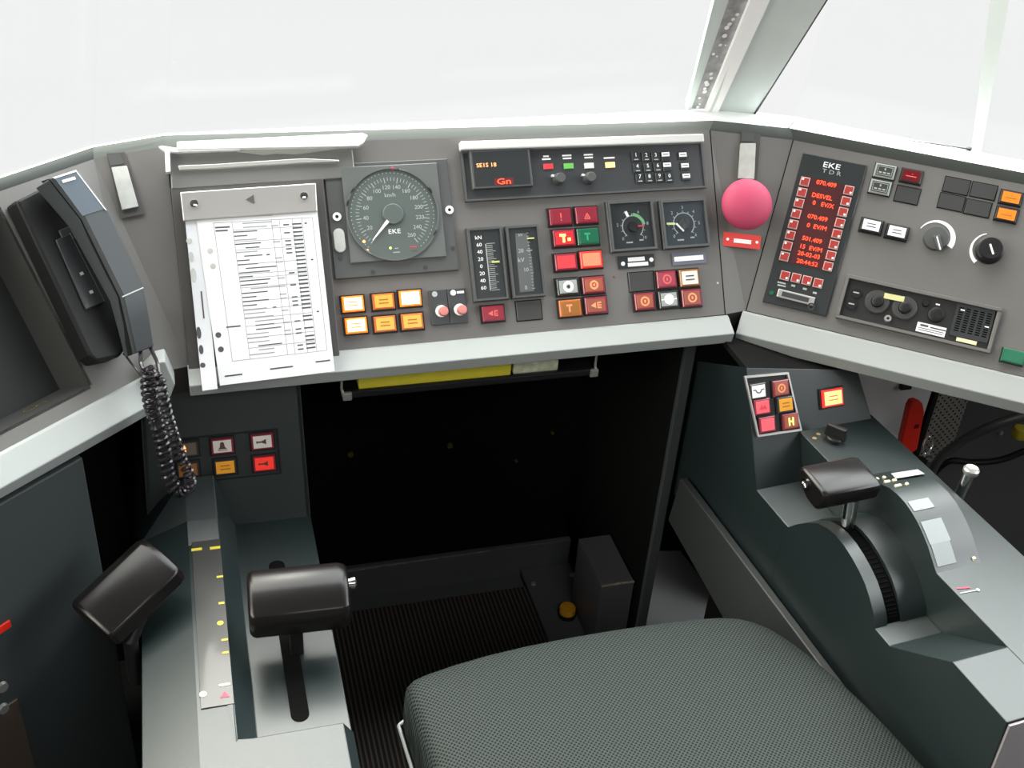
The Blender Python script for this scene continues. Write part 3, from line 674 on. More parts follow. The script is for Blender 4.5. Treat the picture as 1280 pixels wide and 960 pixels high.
for j, b0, wd in ((2, .092, .008), (2, .108, .004), (3, .092, .009), (3, .106, .006), (4, .094, .010), (4, .112, .004), (12, .148, .004)):
    f_, z = ap[j]; mb.box(B1 + b0 - B1, B1 + b0 - B1 + wd, f_ - .002, f_ + .002, z - .001, z + .0025)
mb.obj('cream_marks', 'creammk', RCn)
def rcpt(p, z): v = RM.inverted() @ onz(p, z); return v
mb = MB()
def zat(f_):
    for j in range(len(ap) - 1):
        if ap[j][0] >= f_ >= ap[j + 1][0]: return lerp(ap[j][1], ap[j + 1][1], (ap[j][0] - f_) / (ap[j][0] - ap[j + 1][0]))
    return zP
def onarch(p):
    z = zP
    for _ in range(12): z = .5 * z + .5 * zat(rcpt(p, z).y)
    v = rcpt(p, z); return Vector((v.x, v.y, z + .0035))
mb.slab([onarch(p) for p in ((1113, 594.5), (1146, 589.5), (1155, 595), (1119, 601))], (0, 0, .0008))
mb.obj('white_label', 'dimw', RCn)
mb = MB(); a, b = rcpt((1200, 742), zP), rcpt((1222, 738), zP); mb.bar(a.x, a.y, b.x, b.y, .0016, zP, zP + .001); mb.cyl(b.x, b.y, zP, zP + .0015, .0025); a, b = rcpt((1196, 736), zP), rcpt((1212, 735), zP)
mb.obj('engraved_mark', 'dimw', RCn); MB().bar(a.x, a.y, b.x, b.y, .002, zP, zP + .001).obj('red_mark', 'redmk', RCn)
# fascia with buttons
FR = Pl(RM @ Vector((0, 0, zL)), rb, rf * math.cos(math.radians(62)) + up * math.sin(math.radians(62)))
def frl(p): return FR.at(p)
f = [FR.P(FR.uv((905, 462))[0], FR.uv((905, 462))[1] + .05), FR.P(FR.uv((1072, 465))[0], FR.uv((1072, 465))[1] + .03), frl((1090, 527)), frl((1000, 537)), frl((985, 606)), frl((945, 612))]
f[2] = FR.P(FR.uv((1090, 527))[0], .078); f[3] = FR.P(B1, .079); f[4] = FR.P(B1, 0); f[5] = FR.P(0, 0); f[0] = FR.P(0, FR.uv((905, 464))[1]); f[1] = FR.P(FR.uv((1072, 465))[0], FR.uv((1072, 462))[1])
MB().slab(f, -FR.N * .02).obj('fascia', 'teal', RCn, world=True, bevel=.001)
MB().slab([f[0], f[1], f[1] + Vector((0, .12, -.0)), f[0] + Vector((0, .12, -.0))], (0, 0, -.01)).obj('fascia_top', 'blackmatt', RCn, world=True)  # matt black stands in for the shadow under the desk edge
# dark left wall of the console, a touch proud, closes the side towards the foot well
MB().slab([f[0], f[5], RM @ Vector((0, -.085, zL - .001)), RM @ Vector((0, -.085, .46)), RM @ Vector((0, .30, .46)), RM @ Vector((0, .30, .70))], -rb * .0003).obj('side_wall', 'teal', RCn, world=True)
# kick board
a, b = RM.inverted() @ onplane((850, 598), RM @ Vector((-.02, 0, 0)), rb), RM.inverted() @ onplane((990, 785), RM @ Vector((-.02, 0, 0)), rb)
c, d_ = RM.inverted() @ onplane((835, 650), RM @ Vector((-.02, 0, 0)), rb), RM.inverted() @ onplane((905, 775), RM @ Vector((-.02, 0, 0)), rb)
ext = (b - a); ext2 = (d_ - c)
kbp = [a, b + ext * .8, d_ + ext2 * 1.6, c]
o = MB().slab(kbp, (.014, 0, 0)).obj('kick_board', mat('kick_grey', (.035, .039, .039), .5), Mx=RM, bevel=.002); tag(o, 'dark grey slanting kick board below the right console beside the seat', 'kick board')
# lever with T grip
lv = RM
gA = onplane((1010, 612), RM @ Vector((.03, 0, 0)), rb)
zt = .775
pA, pB = RM.inverted() @ onz((1046, 616), zt), RM.inverted() @ onz((1100, 601), zt)
pC, pD = RM.inverted() @ onz((1002, 584), zt), RM.inverted() @ onz((1065, 573), zt)
bl, br = (pA.x + pC.x) / 2 - .012, (pB.x + pD.x) / 2 + .002
tl = thing('throttle_lever', 'black satin lever grip on a bright stem above the arched slot of the right console', 'lever', RM @ Matrix.Translation(((bl + br) / 2, (pA.y + pC.y) / 2, zt)))
fy0, fy1 = pA.y - (pA.y + pC.y) / 2, pC.y - (pA.y + pC.y) / 2
prof = [(fy0 - .004, -.006), (fy0 - .001, .000), (fy0 + .006, .003), (fy1 - .008, .006), (fy1 - .001, .002), (fy1 + .002, -.008), (fy1 - .012, -.022), (0, -.032), (fy0 + .010, -.034), (fy0 - .002, -.022)]
hw = (br - bl) / 2
cyp = 0; czp = -.014
def shr(k, x): return [Vector((x, y * k, czp + (z - czp) * k)) for y, z in prof]
MB().loft([shr(.86, -hw - .001), shr(.97, -hw + .003), shr(1, -hw + .007), shr(1, hw - .007), shr(.97, hw - .002), shr(.88, hw)]).obj('grip', 'grip', tl, smooth=True, bevel=.002)
MB().lathe([(.0075, 0), (.0075, .002), (.005, .003), (.0045, .001)], 0, 0, 18).obj('end_button', 'chrome', tl, smooth=True).matrix_local = Matrix.Translation((-hw - .001, fy1 * .25, -.010)) @ Matrix.Rotation(-math.pi / 2, 4, 'Y')
s1_ = tl.matrix_world.inverted() if False else (Matrix.Translation(((bl + br) / 2, (pA.y + pC.y) / 2, zt))).inverted() @ Vector((.0315, -.175, .700))
MB().tube([s1_ + Vector((0, 0, -.01)), s1_ + Vector((0, .004, .02)), s1_ + Vector((0, .008, .046))], .0098, 14).obj('stem', 'chrome', tl, smooth=True)
# key switch knob on the raised deck
v = onz((1043, 550), zP)
ks = thing('selector_knob', 'black pointed selector knob on the raised deck of the right console', 'knob', Matrix.Translation(v) @ Matrix.Rotation(math.radians(-50), 4, 'Z'))
MB().lathe([(.014, 0), (.014, .006), (.012, .008)], 0, 0, 24).obj('knob_base', 'black', ks, smooth=True)
MB().loft([R3([(-.018, -.005, .006), (.018, -.0055, .006), (.018, .0055, .006), (-.018, .005, .006)]), R3([(-.016, -.004, .026), (.015, -.0045, .026), (.015, .0045, .026), (-.016, .004, .026)])]).obj('knob_wing', 'black', ks, bevel=.002)
mb = MB()
for p in ((1018, 548), (1023, 543)): q = rcpt(p, zP); mb.cyl(q.x, q.y, zP, zP + .0008, .0035, n=12)
mb.obj('brass_spots', mat('brass', (.5, .4, .2), .4, .8), RCn)
# chrome pin at the right of the console
a = onz((1199, 622), zP - .02); b = a + Vector((.004, .0, .045))
pn = thing('chrome_pin', 'bright chrome locking pin standing at the right edge of the right console', 'pin', a)
MB().tube([Vector((0, 0, 0)), b - a], .009, 20).obj('shaft', 'chrome', pn, smooth=True)
MB().lathe([(.010, 0), (.0115, .002), (.0115, .008), (.0095, .010), (.007, .009)], b.x - a.x, b.y - a.y, 24).obj('pin_head', 'steel', pn, smooth=True).location = (0, 0, b.z - a.z)

# ------------------------------------------------------------------ behind the right console
yp = 1.53
q = [ony(p, yp) for p in ((1060, 440), (1164, 440), (1128, 610), (1060, 640))]
q = [Vector((q[0].x - .12, yp, .95)), Vector((ony((1161, 500), yp).x, yp, .95)), Vector((ony((1161, 500), yp).x, yp, .0)), Vector((q[0].x - .12, yp, .0))]
o = MB().slab(q, (0, .012, 0)).obj('support_panel', 'wallgrey', world=True, Mx=Matrix.Translation(q[3])); tag(o, 'light grey support panel under the right desk wing behind the red handle', 'support panel')
mb = MB(); v = ony((1133, 484), yp - .01); mb.box(v.x - .012, v.x + .012, yp - .012, yp - .001, v.z - .006, v.z + .004); o = mb.obj('bracket', 'black', world=True, Mx=Matrix.Translation(v), bevel=.002); tag(o, 'tiny black bracket just under the light front edge of the right wing', 'bracket')
yg = 1.60
g0, g1 = ony((1168, 500), yg), ony((1255, 620), yg)
Gm = Matrix.Translation((g0.x, yg, .30))
pg = thing('perforated_grille', 'dark perforated metal grille under the right desk wing', 'grille', Gm)
MB().box(0, .145, 0, .01, 0, .62).obj('perforated_sheet', 'perf', pg)
MB().box(-.012, 0, -.008, .01, 0, .62).obj('grille_edge', 'black', pg)
xg = g0.x + .15
cg = thing('equipment_cabinet', 'grey cabinet with pale upright strip at the far right under the desk', 'cabinet', Vector((xg, yg - .05, 0)))
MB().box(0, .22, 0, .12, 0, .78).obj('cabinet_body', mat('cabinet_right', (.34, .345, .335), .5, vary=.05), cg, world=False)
a = ony((1238, 640), yg - .052).x - xg
MB().box(a, a + .026, -.006, 0, 0, .72).obj('upright_strip', mat('strip_warm', (.30, .29, .26), .5), cg, bevel=.002)
for p in ((1251, 541), (1224, 626)):
    v = ony(p, yg - .051); MB().lathe([(.006, 0), (.005, .003)], 0, 0, 12).obj('screw', 'steel', cg).matrix_local = Matrix.Translation(v - Vector((xg, yg - .05, 0))) @ Matrix.Rotation(math.pi / 2, 4, 'X')
# hoses
def path_y(ps): return [ony((p[0], p[1]), p[2]) for p in ps]
def smoothpath(P, n=8):
    out_ = []
    for i in range(len(P) - 1):
        p0, p1, p2, p3 = P[max(i - 1, 0)], P[i], P[i + 1], P[min(i + 2, len(P) - 1)]
        for k in range(n):
            t = k / n; out_.append(.5 * ((2 * p1) + (p2 - p0) * t + (2 * p0 - 5 * p1 + 4 * p2 - p3) * t * t + (3 * p1 - p0 - 3 * p2 + p3) * t ** 3))
    out_.append(P[-1]); return out_
P = smoothpath(path_y([(1150, 640, 1.42), (1168, 583, 1.42), (1195, 556, 1.41), (1230, 537, 1.39), (1275, 521, 1.36), (1330, 510, 1.33)]))
o = MB().tube(P, .009, 12).obj('hose', 'hose', world=True, Mx=Matrix.Translation(P[0]), smooth=True); tag(o, 'thick grey-black hose curving upward across the perforated grille', 'hose')
P = smoothpath(path_y([(1160, 600, 1.50), (1185, 577, 1.48), (1215, 578, 1.46), (1250, 575, 1.44), (1285, 562, 1.42), (1330, 545, 1.40)]))
o = MB().tube(P, .0065, 12).obj('hose', 'black', world=True, Mx=Matrix.Translation(P[0]), smooth=True); tag(o, 'thinner black hose running below the thick hose at the right', 'hose')
v = ony((1275, 541), 1.46); o = MB().lathe([(.0, -.01), (.014, -.01), (.016, 0), (.014, .012), (0, .014)], 0, 0, 16).obj('cap', mat('yellow_cap', (.55, .45, .03), .5), Mx=Matrix.Translation(v), smooth=True); o.name = 'valve_cap'; tag(o, 'small yellow cap behind the thick hose at the right edge', 'cap')
# red extinguisher handle
yh = 1.42
h0 = ony((1143, 560), yh)
eh = thing('extinguisher_handle', 'red upright lever handle with steel ring behind the right console', 'handle', Vector((h0.x, yh, h0.z)))
hq = [(1147, 502), (1154, 505), (1156, 516), (1147, 562), (1139, 568), (1126, 560), (1128, 548), (1137, 510), (1141, 503)]
MB().slab([ony(p, yh) for p in hq], (0, .016, 0)).obj('lever_blade', 'redh', eh, world=True, bevel=.003)
v = ony((1146, 533), yh - .001); MB().box(v.x - .004, v.x + .004, yh - .002, yh, v.z - .004, v.z + .004).obj('notch', mat('dark_red', (.2, .005, .005), .5), eh, world=True)
c = ony((1160, 556), yh); ringp = [c + Vector((.010 * math.cos(a), .004 * math.sin(a), .017 * math.sin(a))) for a in [2 * math.pi * k / 18 for k in range(19)]]
MB().tube(ringp, .0022, 8).obj('steel_ring', 'chrome', eh, world=True, smooth=True)
v = ony((1159, 568), yh - .004); MB().box(v.x - .007, v.x + .007, yh - .01, yh, v.z - .004, v.z + .004).obj('clasp', 'chrome', eh, world=True, bevel=.001)
v = ony((1150, 575), yh + .004); MB().tube([v, v - up * .25], .014, 16).obj('valve_body', 'black', eh, world=True, smooth=True)

# ------------------------------------------------------------------ left cabinet below the left wing
cB = onz((103, 567), .79)
cU = LP.U; 
cN = Vector((-cU.y, cU.x, 0))
cM = Matrix(((cU.x, cN.x, 0, cB.x), (cU.y, cN.y, 0, cB.y), (0, 0, 1, 0), (0, 0, 0, 1)))
lc = thing('side_cabinet', 'grey cabinet under the left desk wing beside the left console', 'cabinet', cM)
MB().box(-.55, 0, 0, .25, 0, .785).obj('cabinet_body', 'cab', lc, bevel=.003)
CF = Pl(cB, cU, up)
u, v = CF.uv((6, 783), .001); MB().box(u - .03, u + .008, -.003, 0, v + .79 - .006, v + .79 + .006).obj('red_tag', 'redh', lc, bevel=.001)
u0_, v0_ = CF.uv((20, 872)); u1_, v1_ = CF.uv((38, 960))
MB().box(u0_ - .12, u0_ - .0, -.004, 0, v0_ + .79 - .25, v0_ + .79).obj('hatch_plate', mat('hatch_brown', (.10, .075, .06), .4), lc, bevel=.001)
for p in ((3, 885), (2, 858)):
    u, v = CF.uv(p, .004); MB().lathe([(.008, 0), (.007, .005)], 0, 0, 12).obj('hatch_bolt', 'steel', lc).matrix_local = Matrix.Translation((u, -.004, v + .79)) @ Matrix.Rotation(math.pi / 2, 4, 'X')

# ------------------------------------------------------------------ driver's seat
zs = .575
st = thing('driver_chair', 'driver chair cushion in grey-green woven cloth in the right foreground', 'chair', Vector((.52, .72, 0)))
tl_, tr_ = onz((503, 848), zs), onz((955, 768), zs)
r1_, r2_ = onz((1060, 850), zs), onz((1165, 960), zs)
l1_ = onz((545, 975), zs)
out2 = [tl_, onz((520, 838), zs), onz((600, 812), zs), onz((700, 791), zs), onz((800, 775), zs), onz((880, 765), zs), onz((925, 764), zs), onz((965, 776), zs), onz((1010, 808), zs), r1_, onz((1115, 902), zs), r2_,
        r2_ + Vector((.03, -.12, 0)), r2_ + Vector((.03, -.24, 0)), Vector((.52, .36, zs)), Vector((.26, .40, zs)), l1_ + Vector((.005, -.2, 0)), l1_, lerp(tl_, l1_, .5), lerp(tl_, l1_, .12)]
cen = Vector((.50, .74, zs)); rings = []
for k, dz in ((.90, -.13), (.965, -.125), (1.0, -.10), (1.005, -.06), (1.0, -.022), (.985, -.006), (.955, .002), (.88, .008), (.72, .013), (.45, .017), (.15, .018)):
    rings.append([Vector((cen.x + (p.x - cen.x) * k, cen.y + (p.y - cen.y) * k, zs + dz)) for p in out2])
mb = MB().loft(rings); mb.obj('cushion', 'seatfab', st, world=True, smooth=True, sub=1)
P = [Vector((cen.x + (p.x - cen.x) * 1.012, cen.y + (p.y - cen.y) * 1.012, zs - .095)) for p in out2]
MB().tube(smoothpath(P + [P[0]], 3), .0025, 6).obj('piping', 'dimw', st, world=True, smooth=True)
P2 = [Vector((cen.x + (p.x - cen.x) * .9, cen.y + (p.y - cen.y) * .9, 0)) for p in out2]
MB().hull([p + up * (zs - .20) for p in P2], [p + up * (zs - .128) for p in P2]).obj('seat_pan', 'black', st, world=True)
MB().lathe([(.20, 0), (.20, .02), (.06, .05), (.05, .38)], .52, .72, 24).obj('pedestal', 'black', st, world=True, smooth=True)

# ================================================================== instruments on the centre panel
def qrect(pl, quad, h=0): return pl.rect(quad, h)
def bars(mb, rows, z0, z1):
    for (x, y, w_, h_) in rows: mb.cbox(x, y, w_, h_, z0, z1)
    return mb
def button(pl, p, wpx, hpx, style, label, group=None, icon=None, imat=None, hgt=.008, bez=.0025, name='illuminated_button'):
    k = pl.sc(p); w_, h_ = wpx * k, hpx * k * .97
    t = thing(name, label, 'button', pl.fr(p, hgt * .5) @ Matrix.Translation((0, 0, -hgt * .5)), group)
    ST = {'lit': ('lit', 'litrim'), 'litwhite': ('litwhite', 'litrim'), 'amber': ('amber', 'amberrim'), 'dred': ('dred', 'dred'), 'redglow': ('redglowcap', 'dred'), 'green': ('green', 'green'), 'red': ('red', 'dred'),
          'peach': ('peach', 'redhot'), 'greyw': ('greyw', 'drk'), 'orangered': ('orangered', 'dred'), 'brown': ('brown', 'amberrim'), 'redbrown': ('redbrown', 'dred'), 'pink': ('pink', 'dred'), 'whitecap': ('whitecap', 'brown'),
          'litred': ('lityel', 'redhot'), 'pinklit': ('pinklit', 'dred'), 'white': ('white', 'drk'), 'orange': ('orange', 'drk'), 'blacklens': ('blacklens', 'greyw'), 'dkred': ('dkredlens', 'drk'), 'brownlens': ('brownlens', 'drk'),
          'grn2': ('grn2', 'green'), 'redhot': ('redhot', 'dred'), 'amberdark': ('amberdark', 'drk'), 'dimorange': ('dimorange', 'drk'), 'pinkwhite': ('whitecap', 'dred'), 'orhot': ('orangered', 'dred')}
    c, r = ST[style]
    MB().cbox(0, 0, w_ + 2 * bez, h_ + 2 * bez, 0, .003, .0005).obj('bezel', 'black', t)
    MB().cbox(0, 0, w_, h_, .002, hgt, .0012).obj('cap_rim', 'cap_' + r if False else r, t)
    MB().cbox(0, 0, w_ * .82, h_ * .78, hgt - .0005, hgt + .0006, .0002).obj('lens', c, t)
    z0, z1 = hgt + .0006, hgt + .0010
    if icon:
        mb = MB(); u = h_ / 2
        if icon == 'lines': bars(mb, [(0, u * .22, w_ * .42, u * .14), (0, -u * .22, w_ * .46, u * .14)], z0, z1)
        elif icon == 'lines3': bars(mb, [(0, u * .1, w_ * .32, u * .12), (0, -u * .2, w_ * .42, u * .12), (0, -u * .45, w_ * .3, u * .10)], z0, z1)
        elif icon == 'excl': mb.cbox(0, u * .12, u * .16, u * .6, z0, z1); mb.cbox(0, -u * .42, u * .16, u * .16, z0, z1)
        elif icon == 'tri':
            for a, b in (((-.35, -.45), (.35, -.45)), ((.35, -.45), (0, .2)), ((0, .2), (-.35, -.45))): mb.bar(a[0] * u, a[1] * u, b[0] * u, b[1] * u, u * .13, z0, z1)
            mb.cbox(0, -u * .22, u * .12, u * .22, z0, z1)
        elif icon == 'T': mb.cbox(-u * .15, u * .32, u * .75, u * .22, z0, z1); mb.cbox(-u * .15, -u * .08, u * .2, u * .8, z0, z1)
        elif icon == 'Tblob': mb.cbox(-u * .25, u * .35, u * .8, u * .32, z0, z1); mb.cbox(-u * .15, -u * .15, u * .3, u * .8, z0, z1); mb.cbox(u * .55, -u * .2, u * .38, u * .38, z0, z1)
        elif icon == 'ring': mb.annulus(0, 0, u * .38, u * .58, 0, 360, z0, z1, 20); mb.cbox(0, 0, u * .2, u * .35, z0, z1)
        elif icon == 'ringarrow': mb.annulus(0, 0, u * .32, u * .56, 0, 360, z0, z1, 20); mb.prism([(-u * .2, 0), (u * .12, u * .22), (u * .12, -u * .22)], z0, z1)
        elif icon == 'discarrow': mb.annulus(0, 0, u * .30, u * .68, 0, 360, z0, z1, 24); 
        elif icon == 'disc': mb.cyl(0, 0, z0, z1, u * .62); mb.cbox(-u * .85, 0, u * .3, u * .12, z0, z1); mb.cbox(u * .85, 0, u * .3, u * .12, z0, z1)
        elif icon == 'Ebars': mb.prism([(-u * .75, 0), (-u * .1, u * .35), (-u * .1, -u * .35)], z0, z1); mb.cbox(u * .35, u * .3, u * .5, u * .18, z0, z1); mb.cbox(u * .35, 0, u * .5, u * .14, z0, z1); mb.cbox(u * .35, -u * .3, u * .5, u * .18, z0, z1); mb.cbox(u * .15, 0, u * .14, u * .6, z0, z1)
        elif icon == 'H': mb.cbox(-u * .28, 0, u * .2, u * 1.0, z0, z1); mb.cbox(u * .28, 0, u * .2, u * 1.0, z0, z1); mb.cbox(0, 0, u * .5, u * .18, z0, z1)
        elif icon == 'bell': mb.prism([(-u * .55, -u * .35), (u * .55, -u * .35), (u * .32, -u * .1), (u * .22, u * .45), (0, u * .6), (-u * .22, u * .45), (-u * .32, -u * .1)], z0, z1); mb.cbox(0, -u * .5, u * 1.2, u * .08, z0, z1)
        elif icon == 'horn': mb.prism([(-u * .75, u * .18), (-u * .55, u * .10), (-u * .1, u * .10), (u * .45, u * .34), (u * .45, -u * .34), (-u * .1, -u * .10), (-u * .55, -u * .10), (-u * .75, -u * .18)], z0, z1)
        elif icon == 'curve': mb.annulus(0, u * .22, u * .34, u * .48, 180, 360, z0, z1, 16); mb.cbox(-u * .62, u * .22, u * .4, u * .13, z0, z1); mb.cbox(u * .62, u * .22, u * .4, u * .13, z0, z1)
        elif icon == 'arrows': mb.prism([(-u * .55, u * .1), (-u * .1, u * .1), (-u * .32, u * .6)], z0, z1); mb.prism([(-u * .55, -u * .1), (-u * .1, -u * .1), (-u * .32, -u * .6)], z0, z1)
        elif icon == 'pic': mb.prism([(-u * .5, -u * .3), (u * .6, -u * .3), (u * .3, u * .3), (0, 0), (-u * .2, u * .35)], z0, z1)
        elif icon == 'Abox': mb.ring(-w_ * .36, w_ * .36, -u * .62, u * .62, u * .06, z0, z1); mb.cbox(0, u * .25, u * .2, u * .3, z0, z1); bars(mb, [(x * w_ * .2, -u * .28, w_ * .14, u * .2) for x in (-1, 0, 1)], z0, z1)
        elif icon == 'redtext': mb.cbox(0, -u * .1, w_ * .5, u * .14, z0, z1); mb.cbox(u * .1, u * .25, u * .12, u * .14, z0, z1)
        mb.obj('legend', imat or 'legdk', t)
        if icon == 'discarrow': MB().prism([(-u * .26, 0), (u * .12, u * .24), (u * .18, 0), (u * .12, -u * .24)], z0, z1).obj('legend', 'drk', t)
    return t
def blank(pl, p, wpx, hpx, label, group=None):
    k = pl.sc(p); w_, h_ = wpx * k, hpx * k
    o = MB().cbox(0, 0, w_, h_, 0, .0016, .0004).obj('blanking_plate', 'blankcap', Mx=pl.fr(p, 0)); MB().ring(-w_ / 2 - .0012, w_ / 2 + .0012, -h_ / 2 - .0012, h_ / 2 + .0012, .0012, 0, .001).obj('gap_frame', 'blackmatt', o)
    return tag(o, label, 'blanking plate', group)
def framed(pl, quad, h): # local centre frame and size
    u0, u1, v0, v1 = pl.rect(quad, h); return pl.frame((u0 + u1) / 2, (v0 + v1) / 2, 0), u1 - u0, v1 - v0

# ---- speedometer
q = ((402, 208), (558, 196), (574, 336), (421, 351))
Mx, W_, H_ = framed(CP, q, .004); SPM = Mx
sp = thing('speedometer', 'large round speedometer with square grey frame reading zero', 'speedometer', Mx)
MB().cbox(0, 0, W_, H_, 0, .005, .0012).obj('frame', 'frame', sp)
cu_, cv_ = CP.uv((491.4, 267.5), .012); lc_ = Mx.inverted() @ CP.P(cu_, cv_, .012); CX, CY = lc_.x, lc_.y
def spl(p, h=.012): v = Mx.inverted() @ CP.at(p, h); return v.x, v.y
g = [spl(p, .009) for p in ((429, 208), (547, 204), (557, 320), (436, 330))]
gx0, gx1, gy0, gy1 = (g[0][0] + g[3][0]) / 2, (g[1][0] + g[2][0]) / 2, (g[2][1] + g[3][1]) / 2, (g[0][1] + g[1][1]) / 2
MB().cbox((gx0 + gx1) / 2, (gy0 + gy1) / 2, gx1 - gx0, gy1 - gy0, .004, .009, .001).obj('bezel', 'speedb', sp)
R0 = CP.sc((491, 267)) * 56
MB().cyl(CX, CY, .009, .0095, R0, n=64).obj('dial_face', 'speedf', sp)
MB().annulus(CX, CY, R0, R0 + .002, 0, 360, .009, .0125, 64).obj('dial_ring', 'speedb', sp, smooth=True)
px = R0 / 56
mb = MB(); mt_ = MB(); a0 = 228.0; st_ = 21.6 / 20
for i in range(0, 261, 5):
    a = math.radians(a0 - i * st_); big = i % 20 == 0; r1 = 46 * px; r0_ = (39 if big else 41.5) * px
    mb.bar(CX + r0_ * math.cos(a), CY + r0_ * math.sin(a), CX + r1 * math.cos(a), CY + r1 * math.sin(a), (.0010 if big else .0007), .0095, .0098)
for i in range(20, 261, 20):
    a = math.radians(a0 - i * st_); mt_.text(str(i), CX + 34 * px * math.cos(a), CY + 34 * px * math.sin(a), 7.2 * px, .0095)
mb.obj('tick_marks', 'dimw', sp); 
mt_.text('km/h', *spl((487.5, 244), .0095), 7 * px, .0095); mt_.obj('numerals', 'dimw', sp)
MB().text('EKE', *spl((493, 289.4), .0095), 8 * px, .0095, sxs=1.2).obj('maker_mark', 'white', sp)
mb = MB()
for i in range(0, 53):
    a = math.radians(a0 - i * 5 * st_); mb.cyl(CX + 51.5 * px * math.cos(a), CY + 51.5 * px * math.sin(a), .0095, .0098, .0008, n=8)
mb.obj('lamp_dots', 'dimw', sp)
for p, m, r in (((455, 301.9), 'amberled', .0022), ((459.4, 312.8), 'amberled', .0018), ((488, 310), 'yelled', .0018), ((490.6, 210.5), 'redmk', .0030)):
    x, y = spl(p, .0095); MB().cyl(x, y, .0095, .0102, r, n=12).obj('indicator_lamp', m, sp)
x, y = spl((490.6, 210.5), .0095); MB().cyl(x, y, .0102, .0104, .0014, n=10).obj('indicator_lamp', 'white', sp)
bars(MB(), [(*spl((496, 310)), .005, .0012), (*spl((496, 315)), .010, .0012)], .0095, .0098).obj('small_print', 'dimw', sp)
bars(MB(), [(*spl((517, 308)), .010, .0014)], .0095, .0098).obj('small_print', 'redmk', sp)
bars(MB(), [(*spl((518, 313)), .009, .0012)], .0095, .0098).obj('small_print', 'olive', sp)
a = math.radians(a0 - 1); MB().bar(CX + 11 * px * math.cos(a), CY + 11 * px * math.sin(a), CX + 42 * px * math.cos(a), CY + 42 * px * math.sin(a), 4.2 * px, .0125, .0135, 1.0 * px).obj('needle', 'white', sp)
MB().lathe([(13 * px, .0095), (13 * px, .012), (12 * px, .0132), (2 * px, .0135)], CX, CY, 40).obj('needle_hub', 'speedf', sp, smooth=True)
for p in ((466, 340), (532, 334), (566, 310), (426, 323)):
    x, y = spl(p, .005); MB().lathe([(.003, .005), (.003, .006), (.0015, .0058)], x, y, 12).obj('screw', 'instr', sp)
for p in ((421, 271), (561.5, 262.5)):
    x, y = spl(p, .005); MB().annulus(x, y, .0026, .0062, 0, 360, .005, .0075, 18).obj('fixing_washer', 'white', sp); MB().cyl(x, y, .005, .006, .0026, n=12).obj('screw', 'black', sp)
x, y = spl((424, 301), .005); mb = MB(); hw_, hh_ = .0082, .0175
mb.prism([(x + hw_ * math.cos(t), y + (hh_ - hw_) * (1 if math.sin(t) > 0 else -1) + hw_ * math.sin(t)) for t in [2 * math.pi * (k + .5) / 24 for k in range(24)]], .005, .009)
mb.obj('lock_cover', 'handle', sp, bevel=.001)

# ---- radio unit
q = ((577, 190), (878, 176), (882, 237), (580, 250))
Mx, W_, H_ = framed(CP, q, .006); RD = Mx
rd = thing('radio_control_unit', 'long black radio unit with small display, two knobs and number keys along the panel top', 'radio', Mx)
def rl(p, h=.008): v = Mx.inverted() @ CP.at(p, h); return v.x, v.y
MB().cbox(0, 0, W_, H_, 0, .006, .001).obj('housing', 'instr', rd)
mb = MB(); mb.ring(-W_ / 2, W_ / 2, -H_ / 2, H_ / 2, .003, .006, .0085); mb.obj('raised_rim', 'frame', rd)
a, b = rl((574, 184)), rl((877, 174)); MB().bar(a[0], a[1], b[0], b[1], .0135, .004, .018).obj('top_bar', mat('bar_white', (.60, .60, .59), .35), rd, bevel=.002)
d4 = [rl(p, .012) for p in ((587, 188), (662, 185), (665, 233), (590, 237))]
dx, dy = sum(p[0] for p in d4) / 4, sum(p[1] for p in d4) / 4; dw = (d4[1][0] - d4[0][0] + d4[2][0] - d4[3][0]) / 2; dh = (d4[0][1] - d4[3][1] + d4[1][1] - d4[2][1]) / 2
MB().cbox(dx, dy, dw, dh, .005, .015, .001).obj('display_box', 'frame', rd)
MB().cbox(dx, dy, dw * .92, dh * .88, .0145, .0154).obj('display_glass', 'instr2', rd)
MB().text('SE1S 18', *rl((608, 206.5), .0155), .0085, .0155, sxs=1.15).obj('amber_readout', 'amberled', rd)
x, y = rl((630, 227), .0155); MB().cbox(x, y, .030, .011, .0153, .0156).obj('red_glow', 'redglow', rd); MB().text('Gn', x, y, .0125, .0156, sxs=1.5).obj('red_readout', 'yelled' if False else 'redled', rd)
for p, m, nm in (((685.5, 208), 'red', 'red'), ((711, 207.5), 'grn_l', 'green'), ((736.5, 207), 'whitecap', 'white'), ((763, 206), 'yel_l', 'yellow')):
    if m not in M: M[m] = mat('cap_' + m, (.12, .42, .08) if m == 'grn_l' else (.95, .7, .25), .4, emit=.15 if m == 'grn_l' else .7, ecol=(.3, .8, .2) if m == 'grn_l' else (1, .75, .3))
    x, y = rl(p); MB().cbox(x, y, .0155, .0085, .006, .0085, .0006).obj('indicator_lamp', m, rd)
mb = MB()
for p in ((683, 196), (709, 195), (736, 194)): x, y = rl(p); bars(mb, [(x, y + .0012, .015 if p[0] > 690 else .009, .0024), (x, y - .0032, .014, .0024)], .006, .0064)
x, y = rl((762, 197)); bars(mb, [(x, y, .018, .0024)], .006, .0064); mb.obj('small_print', 'white', rd)
for p in ((698, 224), (736, 223)):
    x, y = rl(p, .008); MB().lathe([(.0095, .006), (.0088, .014), (.0078, .020), (.0068, .021)], x, y, 24).obj('rotary_knob', 'frame', rd, smooth=True)
    MB().bar(x - .011, y + .006, x - .006, y + .004, .003, .006, .012).obj('knob_pointer', 'white', rd)
rows = [([(795, 195), (808, 195), (819.7, 195), (832, 194.5)], '123'), ([(797, 209), (810, 208.5), (822.4, 208), (834, 207.5)], '456'), ([(800, 222), (812, 221.5), (824.6, 221), (837, 221)], '7890')]
